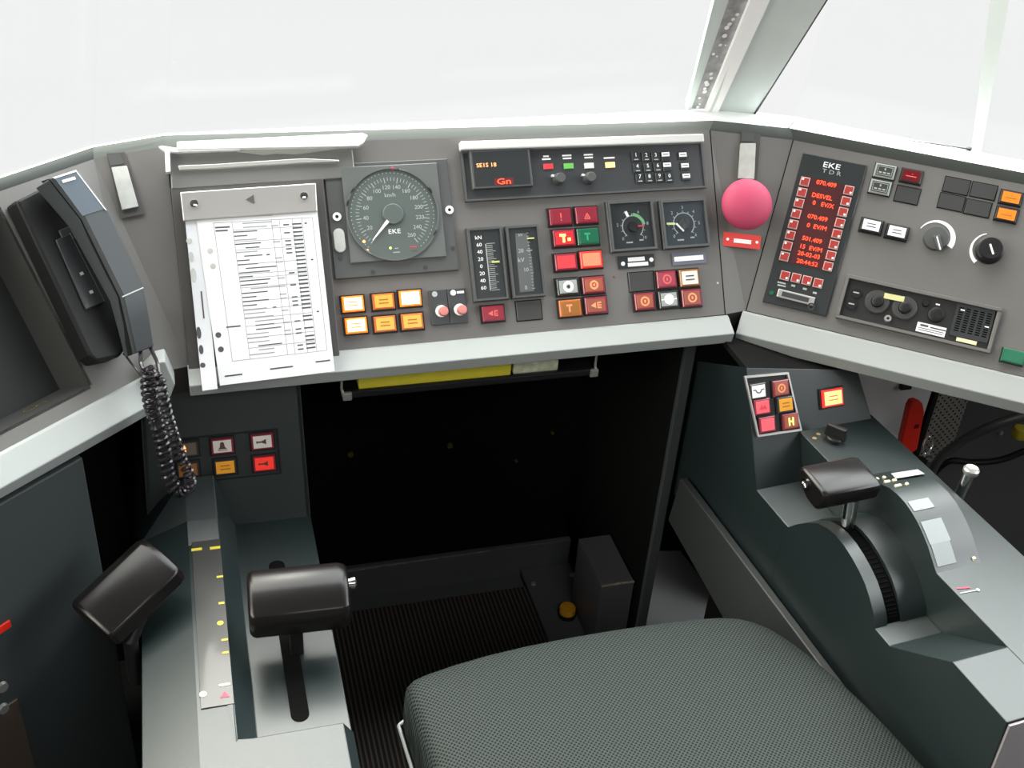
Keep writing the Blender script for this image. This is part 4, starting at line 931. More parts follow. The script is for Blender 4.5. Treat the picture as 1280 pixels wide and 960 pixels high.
for r_, s_ in rows:
    for j, p in enumerate(r_):
        x, y = rl(p, .009); key = MB().cbox(x, y - .001, .0135, .0145, .006, .009, .0006).obj('key', 'instr2', rd)
        if j < len(s_): MB().text(s_[j], x, y + .0015, .0085, .009).obj('key_print', 'white', key); MB().cbox(x, y - .0055, .007, .0015, .009, .0093).obj('key_print', 'dimw', key)
        else: MB().cbox(x, y + .002, .013, .0065, .009, .0095).obj('key_label', 'white', key); bars(MB(), [(x, y + .002, .009, .0012)], .0095, .0097).obj('key_print', 'ink', key)
for p in ((853.6, 194), (856.3, 207.5), (858, 220.5)):
    x, y = rl(p, .009); key = MB().cbox(x, y, .0135, .0125, .006, .009, .0006).obj('key', 'instr2', rd); MB().cbox(x, y + .001, .0125, .0065, .009, .0095).obj('key_label', 'white', key); bars(MB(), [(x, y + .001, .009, .0012)], .0095, .0097).obj('key_print', 'ink', key)

# ---- vertical meters
def vmeter(q, label, right):
    Mx, W_, H_ = framed(CP, q, .008); t = thing('strip_meter', label, 'meter', Mx)
    MB().cbox(0, 0, W_, H_, 0, .009, .001).obj('housing', 'instr', t); MB().ring(-W_ / 2 + .001, W_ / 2 - .001, -H_ / 2 + .001, H_ / 2 - .001, .003, .009, .0115).obj('rim', 'frame', t)
    MB().cbox(0, 0, W_ - .010, H_ - .010, .009, .0094).obj('face', 'instr2', t)
    if not right:
        mb = MB(); mb.box(-.001, .0004, -.040, .040 * .75, .0094, .0098)
        for i in range(25): y = -.040 + .070 * i / 24; mb.box(.001, .010 if i % 4 else .014, y, y + .0007, .0094, .0098)
        mb.obj('scale', 'dimw', t)
        mb = MB(); n_ = 8
        for i, s_ in enumerate(('kN', '60', '40', '20', '0', '20', '40', '60')):
            mb.text(s_, -.0105, .040 - .0108 * i, .0078, .0094, sxs=1.1)
        mb.obj('numerals', 'white', t)
        MB().cbox(.012, .002, .012, .0026, .010, .0115).obj('pointer', mat('pointer_yellow', (.55, .6, .2), .4), t)
    else:
        MB().prism([(-.014, -.046), (.008, -.046), (.0105, -.012), (.0095, .014), (.006, .042), (-.012, .043), (-.0135, 0)], .0094, .0097).obj('scale_plate', mat('meter_plate', (.11, .115, .118), .3), t)
        mb = MB()
        for i in range(19): y = -.042 + .084 * i / 18; mb.box(.0055, .0085 if i % 5 else .010, y, y + .0006, .0097, .0100)
        mb.text('kV', -.004, .040, .006, .0097); mb.text('20', -.006, .016, .0085, .0097); mb.text('10', -.001, -.013, .0085, .0097); mb.text('0', -.004, -.040, .0085, .0097); mb.box(.003, .012, .0155, .0165, .0097, .01)
        mb.text('kV', -.007, .002, .0095, .0097, sxs=1); mb.obj('scale', 'dimw', t)
        MB().cbox(.011, .034, .011, .002, .010, .0115).obj('pointer', mat('pointer_yellow2', (.6, .65, .25), .4), t)
vmeter(((583, 285), (626, 283), (637, 374), (592, 378)), 'left of the two upright strip meters, with a row of white numerals', False)
vmeter(((632, 283), (673, 280), (682, 369), (640, 375)), 'right of the two upright strip meters, with a paler grey scale', True)

# ---- round gauges
def gauge(q, cpx, rpx, label, kind):
    Mx, W_, H_ = framed(CP, q, .008); t = thing('pressure_gauge', label, 'gauge', Mx)
    MB().cbox(0, 0, W_, H_, 0, .009, .001).obj('housing', 'instr', t); MB().ring(-W_ / 2 + .001, W_ / 2 - .001, -H_ / 2 + .001, H_ / 2 - .001, .0035, .009, .013).obj('rim', 'frame', t)
    MB().cbox(0, 0, W_ - .009, H_ - .009, .009, .0094).obj('face', 'instr2' if kind == 0 else mat('gauge_face_blue', (.045, .055, .068), .25, coat=.3), t)
    v = Mx.inverted() @ CP.at(cpx, .0094); X, Y = v.x, v.y; r = CP.sc(cpx) * rpx
    MB().annulus(X, Y, r * .62, r * .67, -50, 230, .0094, .0098, 40).obj('scale', 'dimw', t)
    mb = MB()
    for i in range(11):
        a = math.radians(225 - 27 * i); mb.bar(X + r * .66 * math.cos(a), Y + r * .66 * math.sin(a), X + r * .78 * math.cos(a), Y + r * .78 * math.sin(a), .0009, .0094, .0098)
    mb.obj('tick_marks', 'dimw', t)
    mb = MB()
    for i in range(6) if kind == 0 else range(7):
        a = math.radians(225 - (54 if kind == 0 else 45) * i); mb.text(str(i * 2 if kind == 0 else i), X + r * .95 * math.cos(a), Y + r * .95 * math.sin(a), r * .26, .0094)
    bars(mb, [(X - r * .3, Y - r * .9, r * .4, r * .08), (X + r * .45, Y - r * .8, r * .25, r * .08)], .0094, .0097)
    mb.obj('numerals', 'dimw', t)
    if kind == 0:
        MB().annulus(X, Y, r * .62, r * .80, 10, 85, .0096, .0100, 20).obj('green_band', mat('gauge_green', (.18, .42, .2), .5), t)
        a = math.radians(2); MB().bar(X, Y, X + r * .72 * math.cos(a), Y + r * .72 * math.sin(a), .003, .010, .011, .002).obj('needle', 'redmk', t)
        a = math.radians(112); MB().bar(X + r * .65 * math.cos(a), Y + r * .65 * math.sin(a), X + r * .98 * math.cos(a), Y + r * .98 * math.sin(a), .004, .010, .011).obj('needle', 'white', t)
        MB().lathe([(r * .30, .0095), (r * .28, .0125)], X, Y, 24).obj('needle_hub', 'black', t)
    else:
        a = math.radians(176); MB().bar(X + r * .55 * math.cos(a), Y + r * .55 * math.sin(a), X + r * 1.08 * math.cos(a), Y + r * 1.08 * math.sin(a), .0032, .010, .011).obj('needle', mat('needle_yellow', (.75, .8, .35), .5), t)
        a = math.radians(200); b = math.radians(245); MB().bar(X - r * .5, Y + r * .05, X - r * .08, Y - r * .42, .0026, .011, .012).obj('needle', 'white', t)
        MB().lathe([(r * .34, .0095), (r * .32, .0120)], X, Y, 24).obj('needle_hub', 'instr', t)
    MB().cbox(0, 0, W_ - .009, H_ - .009, .0124, .0128).obj('cover_glass', 'lens', t)
gauge(((757, 252), (815, 249), (821, 312), (764, 316)), (791, 283.5), 20, 'square framed dark round gauge with green band, left of the pair', 0)
gauge(((823, 250), (881, 248), (887, 308), (830, 312)), (854.8, 280), 20, 'square framed bluish round gauge with yellow needle, right of the pair', 1)
# labels under the gauges
Mx = CP.fr((795, 327)); t = thing('name_plate', 'black name plate with two white lines and two white dots under the left round gauge', 'label', Mx)
MB().cbox(0, 0, .060, .020, 0, .002).obj('plate', 'instr2', t); bars(MB(), [(0, .0036, .028, .0062), (.002, -.0045, .034, .0058)], .002, .0026).obj('print', 'white', t)
mb = MB(); mb.cyl(-.023, -.002, .002, .003, .0034, n=14); mb.obj('rivet', 'white', t); mb = MB(); mb.cyl(.025, .001, .002, .003, .0034, n=14); mb.obj('rivet', 'white', t)
Mx = CP.fr((861, 323)); t = thing('name_plate', 'bluish grey name plate with one white line under the right round gauge', 'label', Mx)
MB().cbox(0, 0, .058, .019, 0, .002).obj('plate', mat('plate_blue', (.16, .17, .22), .25), t); bars(MB(), [(-.001, 0, .050, .0075)], .002, .0026).obj('print', 'white', t)

# ---- buttons of the centre panel
gA = 'amber and lit buttons left of the two toggles'
button(CP, (441, 380), 27, 20, 'lit', 'glowing pale yellow button, upper left of the six beside the timetable', gA, 'lines', 'legor')
button(CP, (479, 377), 27, 20, 'amber', 'amber button with dark print, upper middle of the six beside the timetable', gA, 'lines', 'legbr')
button(CP, (512.5, 373), 27, 20, 'litwhite', 'brightest white-lit button, upper right of the six beside the timetable', gA)
button(CP, (445, 407), 27, 20, 'lit', 'glowing pale yellow button, lower left of the six beside the timetable', gA, 'lines', 'legor')
button(CP, (481, 405), 27, 20, 'amber', 'amber button with dark print, lower middle of the six beside the timetable', gA, 'lines', 'legbr')
button(CP, (515, 402), 27, 20, 'amber', 'amber button with dark print, lower right of the six beside the timetable', gA, 'lines', 'legbr')
gB = 'buttons in the two columns beside the strip meters'
for p, st_, ic, im, lb in [((700, 271.5), 'dred', 'excl', 'legred', 'dark red button with exclamation mark at the top of the left column'), ((732.6, 269.4), 'dred', 'tri', 'legred', 'dark red button with warning triangle at the top of the right column'),
    ((704.8, 298), 'redglow', 'Tblob', 'legyel', 'red button with glowing yellow symbol beside the green one'), ((734.5, 296), 'green', 'T', 'leggrn', 'dark green button with a T in the centre panel'),
    ((706.9, 327.9), 'red', None, None, 'plain bright red button in the third row of the two columns'), ((738.5, 324.7), 'peach', None, None, 'plain peach orange button in the third row of the two columns'),
    ((709.3, 358.7), 'greyw', 'discarrow', 'white', 'black and grey button with white disc and arrow'), ((741.4, 356.5), 'orangered', 'ringarrow', 'legor', 'orange-red button with a ring and arrow'),
    ((712.2, 385.2), 'brown', 'T', 'legor', 'brown amber button at the foot of the left column'), ((744.6, 381.8), 'redbrown', 'Ebars', 'legor', 'red-brown button at the foot of the right column')]:
    button(CP, p, 27, 20, st_, lb, gB, ic, im)
button(CP, (616, 392), 27, 19, 'dred', 'single dark red button with red symbol below the strip meters', None, 'Ebars', 'legred')
blank(CP, (661, 388), 31, 23, 'dark blank plate below the right strip meter')
gC = 'buttons below the round gauges'
blank(CP, (801.5, 352), 31, 22, 'dark blank plate in the group below the round gauges')
for p, st_, ic, im, lb in [((832.5, 349.5), 'pink', 'ring', 'legred', 'pink-red button with ring below the round gauges'), ((861, 347.5), 'whitecap', 'lines', 'ink', 'cream button with two dark lines below the right gauge'),
    ((805, 377), 'orangered', 'ring', 'legor', 'orange-red button with ring, lower left below the gauges'), ((835, 374.5), 'greyw', 'disc', 'white', 'grey button with white disc, lower middle below the gauges'), ((864, 372.5), 'redbrown', 'ring', 'legor', 'brownish red button with ring, lower right below the gauges')]:
    button(CP, p, 24, 20, st_, lb, gC, ic, im)
# toggle modules
for cxp, mk_, lb in ((548.5, 'g', 'left black breaker module with pink-red knob'), (571.5, 'w', 'right black breaker module with pink-red knob and white dash mark')):
    p = (cxp, 384.5 - (cxp - 548.5) * .08); k = CP.sc(p); Mx = CP.fr(p); t = thing('breaker_module', lb, 'switch', Mx, 'breaker modules on the centre panel')
    w_, h_ = 22.5 * k, 43 * k; MB().cbox(0, 0, w_, h_, 0, .004, .0008).obj('housing', 'instr', t)
    MB().lathe([(.0088, .004), (.0088, .007), (.0070, .007)], .002, -.006, 22).obj('knob_collar', 'white', t); MB().lathe([(.0070, .007), (.0075, .013), (.006, .016), (.0015, .0165)], .004, -.007, 22).obj('knob', mat('knob_salmon', (.62, .22, .20), .4), t, smooth=True)
    MB().cyl(-.005, .020, .004, .0046, .0042, n=16).obj('mark', 'white' if mk_ == 'w' else 'dimw', t)
    if mk_ == 'w': MB().cbox(.006, .020, .011, .0034, .004, .0046).obj('mark', 'white', t)
for p in ((768, 346), (897, 354)):
    MB().lathe([(.0022, 0), (.0018, .001)], 0, 0, 10).obj('panel_screw', 'redbrown' if p[0] < 800 else 'dimw', desk).matrix_local = MW['driver_desk'].inverted() @ CP.fr(p)

# ---- document lamp housing and timetable
q = ((205, 190), (440, 183), (446, 212), (210, 228))
Mx, W_, H_ = framed(CP, ((209, 188), (430, 180), (434, 214), (213, 226)), .010)
dl = thing('document_lamp', 'shiny grey reading lamp housing with white top strip above the timetable', 'lamp', Mx)
def dl_(p, h): v = Mx.inverted() @ CP.at(p, h); return v.x, v.y
def poly(b_, pts, h0, h1): return b_.prism([dl_(p, h1) for p in pts], h0, h1)
poly(MB(), ((212, 190), (440, 178), (444, 214), (436, 222), (214, 240)), 0, .008).obj('housing', mat('lamp_housing', (.22, .22, .215), .22, .3), dl, bevel=.002)
poly(MB(), ((221, 177), (453, 166), (460, 169), (455, 178), (448, 182.5), (425, 183), (300, 185), (221, 187)), .006, .022).obj('top_strip', 'ledge', dl, bevel=.001)
poly(MB(), ((198, 183), (203, 182), (222, 185), (300, 184), (300, 187), (222, 190), (205, 188)), .008, .018).obj('bracket_lip', 'ledge', dl)
poly(MB(), ((206, 190), (212, 189), (213, 214), (207, 215)), .004, .020).obj('side_bracket', 'ledge', dl)
poly(MB(), ((223, 207), (270, 205), (330, 201), (380, 198), (424, 200), (424, 202), (380, 203), (330, 206), (270, 210), (224, 212)), .008, .014).obj('painted_reflection_strip', mat('reflection_bright', (.85, .84, .80), .2, .6), dl, bevel=.0005)  # pale wavy strip paints a bright reflection in the glossy housing
poly(MB(), ((230, 192), (290, 189), (330, 194), (345, 192), (370, 193), (400, 189), (425, 186), (425, 184.5), (230, 188)), .008, .0095).obj('painted_reflection', mat('reflection_grey', (.42, .42, .40), .25, .3), dl)  # grey wavy shape paints a duller reflection in the glossy housing
# backing board of the timetable
tb = thing('timetable_holder', 'grey backing board with steel clip bar holding the timetable on the centre panel', 'document holder', CP.fr((320, 340)))
TM = MW[tb.name]; TI = TM.inverted()
def tl2(p, h): v = TI @ CP.at(p, h); return v.x, v.y
MB().prism([tl2(p, .008) for p in ((213, 234), (404, 222), (425, 446), (236, 462))], 0, .008).obj('backing_board', 'panel_dk', tb, bevel=.0015)
MB().prism([tl2(p, .030) for p in ((225, 240), (395, 228.5), (397, 264.5), (229, 276.5))], .024, .030).obj('clip_bar', 'steel', tb, bevel=.0015)
MB().prism([tl2(p, .024) for p in ((228, 241), (393, 230), (394, 240), (229, 252))], .008, .024).obj('clip_spring', 'steel', tb)
for p in ((242.5, 254.5), (380, 245)): x, y = tl2(p, .031); MB().lathe([(.0058, .030), (.0055, .0325), (.002, .0335)], x, y, 16).obj('rivet', 'chrome', tb, smooth=True)
x, y = tl2((313, 249), .031); MB().prism([(x - .006, y), (x + .005, y + .006), (x + .005, y - .006)], .030, .0315).obj('rivet', 'frame', tb)
# clear pocket and paper
hp_ = .0265
pk = thing('clear_pocket', 'clear punched plastic pocket along the left side of the timetable', 'document pocket', CP.fr((250, 400)))
PI_ = MW[pk.name].inverted()
def pl3(p, h): v = PI_ @ CP.at(p, h); return v.x, v.y
MB().prism([pl3(p, hp_) for p in ((231, 272), (250, 271), (272, 486), (253, 488.5))], hp_ - .0012, hp_ - .0004).obj('pocket_sheet', 'pocket', pk)
for p, w_, h_ in (((236.5, 301), .004, .004), ((239, 321), .0035, .007), ((242, 344), .004, .010)):
    x, y = pl3(p, hp_); MB().prism([(x + w_ * math.cos(a), y + h_ * math.sin(a)) for a in [2 * math.pi * i / 14 for i in range(14)]], hp_ - .0004, hp_).obj('punch_hole', 'handle', pk)
for p, w_, h_ in (((248.5, 416), .0032, .0085), ((251.5, 437), .003, .0065), ((253.5, 456.5), .0036, .0036)):
    x, y = pl3(p, hp_); MB().prism([(x + w_ * math.cos(a), y + h_ * math.sin(a)) for a in [2 * math.pi * i / 14 for i in range(14)]], hp_ - .0004, hp_).obj('punch_hole', 'ink', pk)
a, b = pl3((251.5, 364), hp_), pl3((255, 398), hp_); MB().bar(*a, *b, .002, hp_ - .0004, hp_).obj('slit', 'ink', pk)
pa = thing('timetable_sheet', 'white printed timetable sheet with ruled table clipped to the centre panel', 'paper', CP.fr((330, 370)))
AI = MW[pa.name].inverted()
pc = [(245, 270), (396.5, 262), (418.5, 464), (275, 482)]   # TL TR BR BL in the photograph
pc3 = [AI @ CP.at(p, hp_ + .001) for p in pc]
MB().slab([Vector((p.x, p.y, hp_)) for p in pc3], (0, 0, .0007)).obj('sheet', 'paper', pa)
def pq(u, v): # bilinear on the sheet, v down
    a = lerp(pc3[0], pc3[1], u); b = lerp(pc3[3], pc3[2], u); r = lerp(a, b, v); return r.x, r.y
zp = hp_ + .0007
def quad_(mb, u0, u1, v0, v1): mb.prism([pq(u0, v0), pq(u1, v0), pq(u1, v1), pq(u0, v1)], zp, zp + .00025)
ru = MB(); tx = MB(); td = MB()
for u in (.13, .28, .605, .67, .78, .86, .95): quad_(ru, u, u + .004, .045, .865)
for i, v in enumerate((.045, .095, .165, .215, .30, .36, .385, .44, .525, .575, .625, .67, .74, .80, .865)):
    quad_(ru, .28 if i not in (0, 14) else .13, .86 if i not in (0, 14) else .95, v, v + .003)
rnd = random.Random(11); v = .055; k = 0
while v < .86:
    ind = rnd.choice((0, 0, .06, .08)); w_ = rnd.uniform(.10, .26)
    quad_(td if rnd.random() < .5 else tx, .285 + ind, .285 + ind + w_, v, v + .0065)
    if rnd.random() < .7: quad_(td, .775, .775 + .08, v - .004, v + .005)
    if rnd.random() < .45: quad_(td, .70, .75, v - .002, v + .006)
    if rnd.random() < .3: quad_(tx, .60, .66, v, v + .007)
    if rnd.random() < .15: quad_(td, .53, .56, v, v + .008)
    v += .0245; k += 1
for u0, u1, v0 in ((.14, .26, .07), (.14, .24, .09), (.20, .27, .012), (.38, .62, .012), (.05, .20, .945), (.44, .64, .935), (.84, .97, .925), (.12, .24, .66), (.88, .90, .075), (.90, .92, .30), (.90, .92, .62)): quad_(td, u0, u1, v0, v0 + .009)
ru.obj('ruled_lines', 'inklt', pa); tx.obj('print_lines', 'inklt', pa); td.obj('print_lines', 'ink', pa)
for u, v, m in ((.075, .21, 'handle'), (.08, .30, 'handle'), (.045, .705, 'ink'), (.05, .79, 'ink')): x, y = pq(u, v); MB().cyl(x, y, zp, zp + .0003, .0040, n=14).obj('punch_hole', m, pa)

# ---- corner panels: handles and emergency button
def corner_handle(pl, rec, plate, upper, label):
    Mx = pl.fr(plate[0]); t = thing('flap_handle', label, 'handle', pl.fr(((plate[0][0] + plate[2][0]) / 2, (plate[0][1] + plate[2][1]) / 2))); I = MW[t.name].inverted()
    def l(p, h): v = I @ pl.at(p, h); return v.x, v.y
    MB().prism([l(p, .0012) for p in rec], .0002, .0012).obj('recess', 'panel_dk', t)
    if upper: MB().prism([l(p, .003) for p in upper], .001, .003).obj('hinge_plate', 'frame', t)
    MB().prism([l(p, .006) for p in plate], .001, .006).obj('metal_plate', 'handle', t, bevel=.0008)
corner_handle(WL, ((133, 192), (156, 190), (181, 267), (152, 273)), ((139, 209), (158.5, 207), (173, 258), (152.5, 262.5)), ((134, 194), (150, 192), (155, 204), (138, 207)), 'worn metal flap handle recessed in the left corner panel beside the phone')
corner_handle(WR, ((926, 162), (951, 164), (946, 226), (922, 224)), ((926, 179), (945, 179), (943, 224), (923, 223)), ((928, 165), (943, 166), (942, 177), (927, 176)), 'worn metal flap handle in the right corner panel above the red mushroom button')
t = thing('emergency_button', 'big round pink-red mushroom push button in the right corner panel', 'emergency stop button', WR.fr((934.5, 255), .03) @ Matrix.Translation((0, 0, -.03)))
k = WR.sc((934, 255)); R_ = 31 * k
MB().lathe([(.014, 0), (.014, .022)], 0, 0, 24).obj('stem', 'black', t, smooth=True)
MB().lathe([(R_ * .9, .018), (R_ * .98, .021), (R_, .026), (R_ * .97, .031), (R_ * .85, .0365), (R_ * .6, .0415), (R_ * .3, .0445), (.001, .0455)], 0, 0, 64).obj('mushroom_head', 'mush', t, smooth=True)
t = thing('warning_label', 'small red label with white print under the mushroom button', 'label', WR.fr((927, 301))); k = WR.sc((927, 301))
MB().cbox(0, 0, 47 * k, 17 * k, 0, .0015).obj('plate', 'redlab', t); MB().cbox(.001, -.001, 22 * k, 5 * k, .0015, .002).obj('print', 'white', t)
for x in (-18, 19): MB().cyl(x * k, 0, .0015, .0022, 1.8 * k, n=12).obj('rivet', 'white', t)

# ================================================================== right wing instruments
q = ((1000, 190), (1081, 207), (1035, 396), (957, 378))
Mx, W_, H_ = framed(RP, q, .004); td_ = thing('event_recorder', 'tall black recorder unit with red lit text lines and columns of small red keys', 'recorder', Mx); TI2 = Mx.inverted()
def tr(p, h=.006): v = TI2 @ RP.at(p, h); return v.x, v.y
MB().cbox(0, 0, W_, H_, 0, .005, .001).obj('housing', 'instr2', td_)
kk = RP.sc((1020, 290))
x, y = tr((1039.5, 207.5)); MB().text('EKE', x, y, .0125, .005, sxs=1.35, ext=.0004).obj('maker_mark', 'white', td_); x, y = tr((1039.5, 215.5)); MB().text('T D R', x, y, .0095, .005, sxs=1.25).obj('maker_mark', 'dimw', td_)
w0 = [tr(p) for p in ((1012, 222), (1056, 232), (1031, 338), (988, 330))]
MB().prism([tr(p, .0055) for p in ((1011, 221), (1055, 231), (1031, 338), (987, 329))], .005, .0055).obj('display_window', mat('rec_window', (.07, .018, .02), .3), td_)
lines = [((1033, 230), '070.409'), ((1027.5, 246), 'DESVEL'), ((1029, 256), '0   EV/X'), ((1022, 272.5), '070.409'), ((1021, 284), '0  EV/M'), ((1015, 300), '501.409'), ((1013.5, 310.5), '15  EV/M'), ((1011, 319), '20-02-03'), ((1009, 328.5), '20:44:52')]
for p, s_ in lines:
    x, y = tr(p, .0057); MB().text(s_, x, y, .0098, .0057, sxs=1.0).obj('red_text', 'redled', td_)
def smallkey(p, corner):
    x, y = tr(p, .007); s_ = 12 * kk; key = MB().cbox(x, y, s_, s_, .005, .0078, .0006).obj('key', 'keyrim', td_); MB().cbox(x, y, s_ * .82, s_ * .82, .0078, .0082).obj('key_lens', 'keyred', key)
    MB().cbox(x + s_ * .25 * corner, y - s_ * .25 * corner, s_ * .22, s_ * .22, .0082, .0085).obj('key_mark', 'white', key)
for i in range(8): smallkey((lerp(1006, 980.5, i / 7), lerp(227, 320.5, i / 7)), -1)
for i in range(8): smallkey((lerp(1061, 1035, i / 7), lerp(238, 333, i / 7)), 1)
for p in ((981.2, 344.5), (995, 347.5), (1008.5, 350.5), (1022.5, 354)): smallkey(p, 1)
mb = MB()
for p, w_, h_ in (((977, 353.5), .013, .0022), ((977, 357), .013, .0022), ((991.5, 357), .006, .003), ((1006, 361), .006, .003), ((1018.5, 366), .006, .003)): x, y = tr(p); mb.cbox(x, y, w_, h_, .005, .0054)
mb.obj('small_print', 'dimw', td_)
x, y = tr((964.5, 366)); MB().cyl(x, y, .005, .007, .0035, n=14).obj('green_lamp', 'green', td_)
a, b = tr((972, 366)), tr((1018, 377.5)); MB().bar(*a, *b, .0135, .005, .009).obj('connector_shell', 'steel', td_, bevel=.001); MB().bar(*(lerp(Vector(a), Vector(b), .12)), *(lerp(Vector(a), Vector(b), .85)), .0075, .009, .0095).obj('connector_socket', 'instr', td_)
a = tr((1014, 383), .012); MB().annulus(a[0], a[1], .0035, .0058, 0, 360, .008, .013, 16).obj('connector_clip', 'chrome', td_)
# button groups
gD = 'buttons at the top of the right wing'
button(RP, (1106, 214.5), 27, 19, 'blacklens', 'black framed button with white legend, upper left of the small four-way block', gD, 'Abox', 'dimw', .006, .0012)
button(RP, (1100, 234.5), 27, 19, 'blacklens', 'black framed button with white legend, lower left of the small four-way block', gD, 'Abox', 'dimw', .006, .0012)
button(RP, (1139, 220.5), 27, 19, 'dkred', 'very dark red button, upper right of the small four-way block', gD, 'redtext', 'legred', .006, .0012)
blank(RP, (1134, 244), 30, 21, 'dark blank plate, lower right of the small four-way block')
button(RP, (1089, 282.5), 27, 18, 'white', 'left of the two white buttons with dark lines on the right wing', None, 'lines', 'ink', .010, .002)
button(RP, (1121, 290.5), 27, 18, 'white', 'right of the two white buttons with dark lines on the right wing', None, 'lines', 'ink', .010, .002)
for p, lb in (((1195.5, 232.5), 'upper left'), ((1229.5, 239), 'upper middle'), ((1189, 253), 'lower left'), ((1222, 260.5), 'lower middle')): blank(RP, p, 32, 20, 'dark blank plate, ' + lb + ' of the block with the orange buttons', 'blank plates beside the orange buttons')
button(RP, (1263.5, 247.5), 28, 19, 'orange', 'upper of the two orange buttons at the far right', None, 'redtext', 'legbr', .006, .0015); button(RP, (1258, 268.5), 28, 19, 'orange', 'lower of the two orange buttons at the far right', None, 'redtext', 'legbr', .006, .0015)
button(RP, (1266, 446), 30, 20, 'grn2', 'large dark green button at the right end of the wing above its front edge', None, None, None, .010, .001)
# rotary knobs with white arcs
def rknob(p, r_px, arc, label, ptr, light):
    k = RP.sc(p); t = thing('rotary_switch', label, 'knob', RP.fr(p)); r = r_px * k
    a0_, a1_, ro, ri, tp = arc; MB().annulus(0, 0, ri * k, ro * k, a0_, a1_, .0, .0008, 30, tp).obj('white_arc', 'white', t)
    MB().lathe([(r * 1.0, 0), (r * 1.0, .006), (r * .88, .008), (r * .84, .022), (r * .78, .025), (r * .3, .026)] if not light else [(r, 0), (r, .003), (r * .9, .006), (r * .5, .007)], 0, 0, 36).obj('knob', 'black' if not light else 'frame', t, smooth=True)
    z = .026 if not light else .008; a = math.radians(ptr)
    if light:
        MB().bar(-r * .1 * math.cos(a), -r * .1 * math.sin(a), r * 1.12 * math.cos(a), r * 1.12 * math.sin(a), .010, .004, .014, .006).obj('knob_wing', 'frame', t, bevel=.001)
        MB().bar(0, 0, r * 1.1 * math.cos(a), r * 1.1 * math.sin(a), .002, .014, .0146).obj('pointer_line', 'white', t)
    else:
        MB().bar(-r * .3 * math.cos(a), -r * .3 * math.sin(a), r * .5 * math.cos(a), r * .5 * math.sin(a), .0028, z, z + .0008).obj('pointer_line', 'white', t)
rknob((1170, 298), 17, (158, -22, 25, 17, .12), 'low rotary switch with broad white arc on the right wing', -62, True)
MB
rknob((1236, 314), 18.5, (110, 235, 25, 20, .2), 'tall black rotary knob with white arc at its left, near the right end', -60, False)
# tape recorder insert
q = ((1062, 345), (1248, 388), (1236, 441), (1044, 396))
Mx, W_, H_ = framed(RP, q, .0); tp = thing('cab_radio_recorder', 'wide black recorder insert with two reels, white label and speaker grille', 'recorder', Mx); TI3 = Mx.inverted()
def tpl(p, h=.003): v = TI3 @ RP.at(p, h); return v.x, v.y
MB().cbox(0, 0, W_, H_, 0, .002).obj('face_plate', mat('rec_face', (.018, .018, .018), .4), tp); MB().ring(-W_ / 2 - .002, W_ / 2 + .002, -H_ / 2 - .002, H_ / 2 + .002, .005, 0, .010).obj('raised_frame', 'panel', tp, bevel=.001)
kk = RP.sc((1150, 395))
for p in ((1096.4, 377.6), (1130.6, 385.4)):
    x, y = tpl(p); reel = MB().lathe([(16.5 * kk, .002), (16.5 * kk, .006), (15 * kk, .0075), (8.5 * kk, .0075), (8.2 * kk, .006)], x, y, 36).obj('reel', mat('reel', (.05, .05, .05), .4), tp, smooth=True)
    MB().lathe([(8 * kk, .006), (7.5 * kk, .013), (6 * kk, .014)], x, y, 24).obj('reel_hub', 'black', reel, smooth=True)
a, b = tpl((1105, 370)), tpl((1130, 375)); MB().bar(*a, *b, .0085, .0076, .0088).obj('yellow_strip', mat('pale_yellow', (.62, .60, .30), .5), tp)
for p in ((1070, 367), (1064, 381)): x, y = tpl(p); MB().cyl(x, y, .002, .007, 7 * kk, n=20).obj('push_key', 'black', tp); MB().cbox(x - .0, y + .001, .009, .0018, .007, .0073).obj('small_print', 'dimw', tp)
for p, r, m in (((1157, 379.6), 5, 'black'), ((1169.6, 394), 10.5, 'black'), ((1109.7, 398.5), 5, 'steel')): x, y = tpl(p); MB().lathe([(r * kk, .002), (r * kk * .95, .008), (r * kk * .8, .009)], x, y, 22).obj('dial_knob', m, tp, smooth=True)
x, y = tpl((1109.7, 398.5)); MB().cyl(x, y, .009, .0094, 2 * kk, n=10).obj('jack_hole', 'black', tp)
x, y = tpl((1163.8, 411.8)); MB().cbox(x, y, 38 * kk, 13 * kk, .002, .0026).obj('maker_label', 'white', tp); bars(MB(), [(x - .011, y + .0035, .012, .0032), (x + .010, y + .0028, .024, .002), (x, y - .001, .038, .0012), (x, y - .004, .036, .0012)], .0026, .0028).obj('print_lines', 'ink', tp)
x, y = tpl((1215.5, 404)); wg, hg = 50 * kk, 46 * kk; sg = MB().cbox(x, y, wg, hg, .002, .006, .001).obj('speaker_grille', 'instr2', tp)
mb = MB()
for i in range(5):
    for j in range(11): mb.cbox(x - wg * .36 + wg * .72 * i / 4, y + hg * .36 - hg * .68 * j / 10, wg * .12, hg * .036, .006, .0063)
mb.obj('grille_slots', 'slot', sg)
x, y = tpl((1207.7, 426.8)); MB().cbox(x, y, 26 * kk, 5 * kk, .006, .007).obj('white_strip', 'creammk', tp)
for p in ((1172, 381), (1203, 388), (1233, 409)): x, y = tpl(p); MB().cbox(x, y, .006, .002, .006, .0068).obj('small_print', 'white', tp)

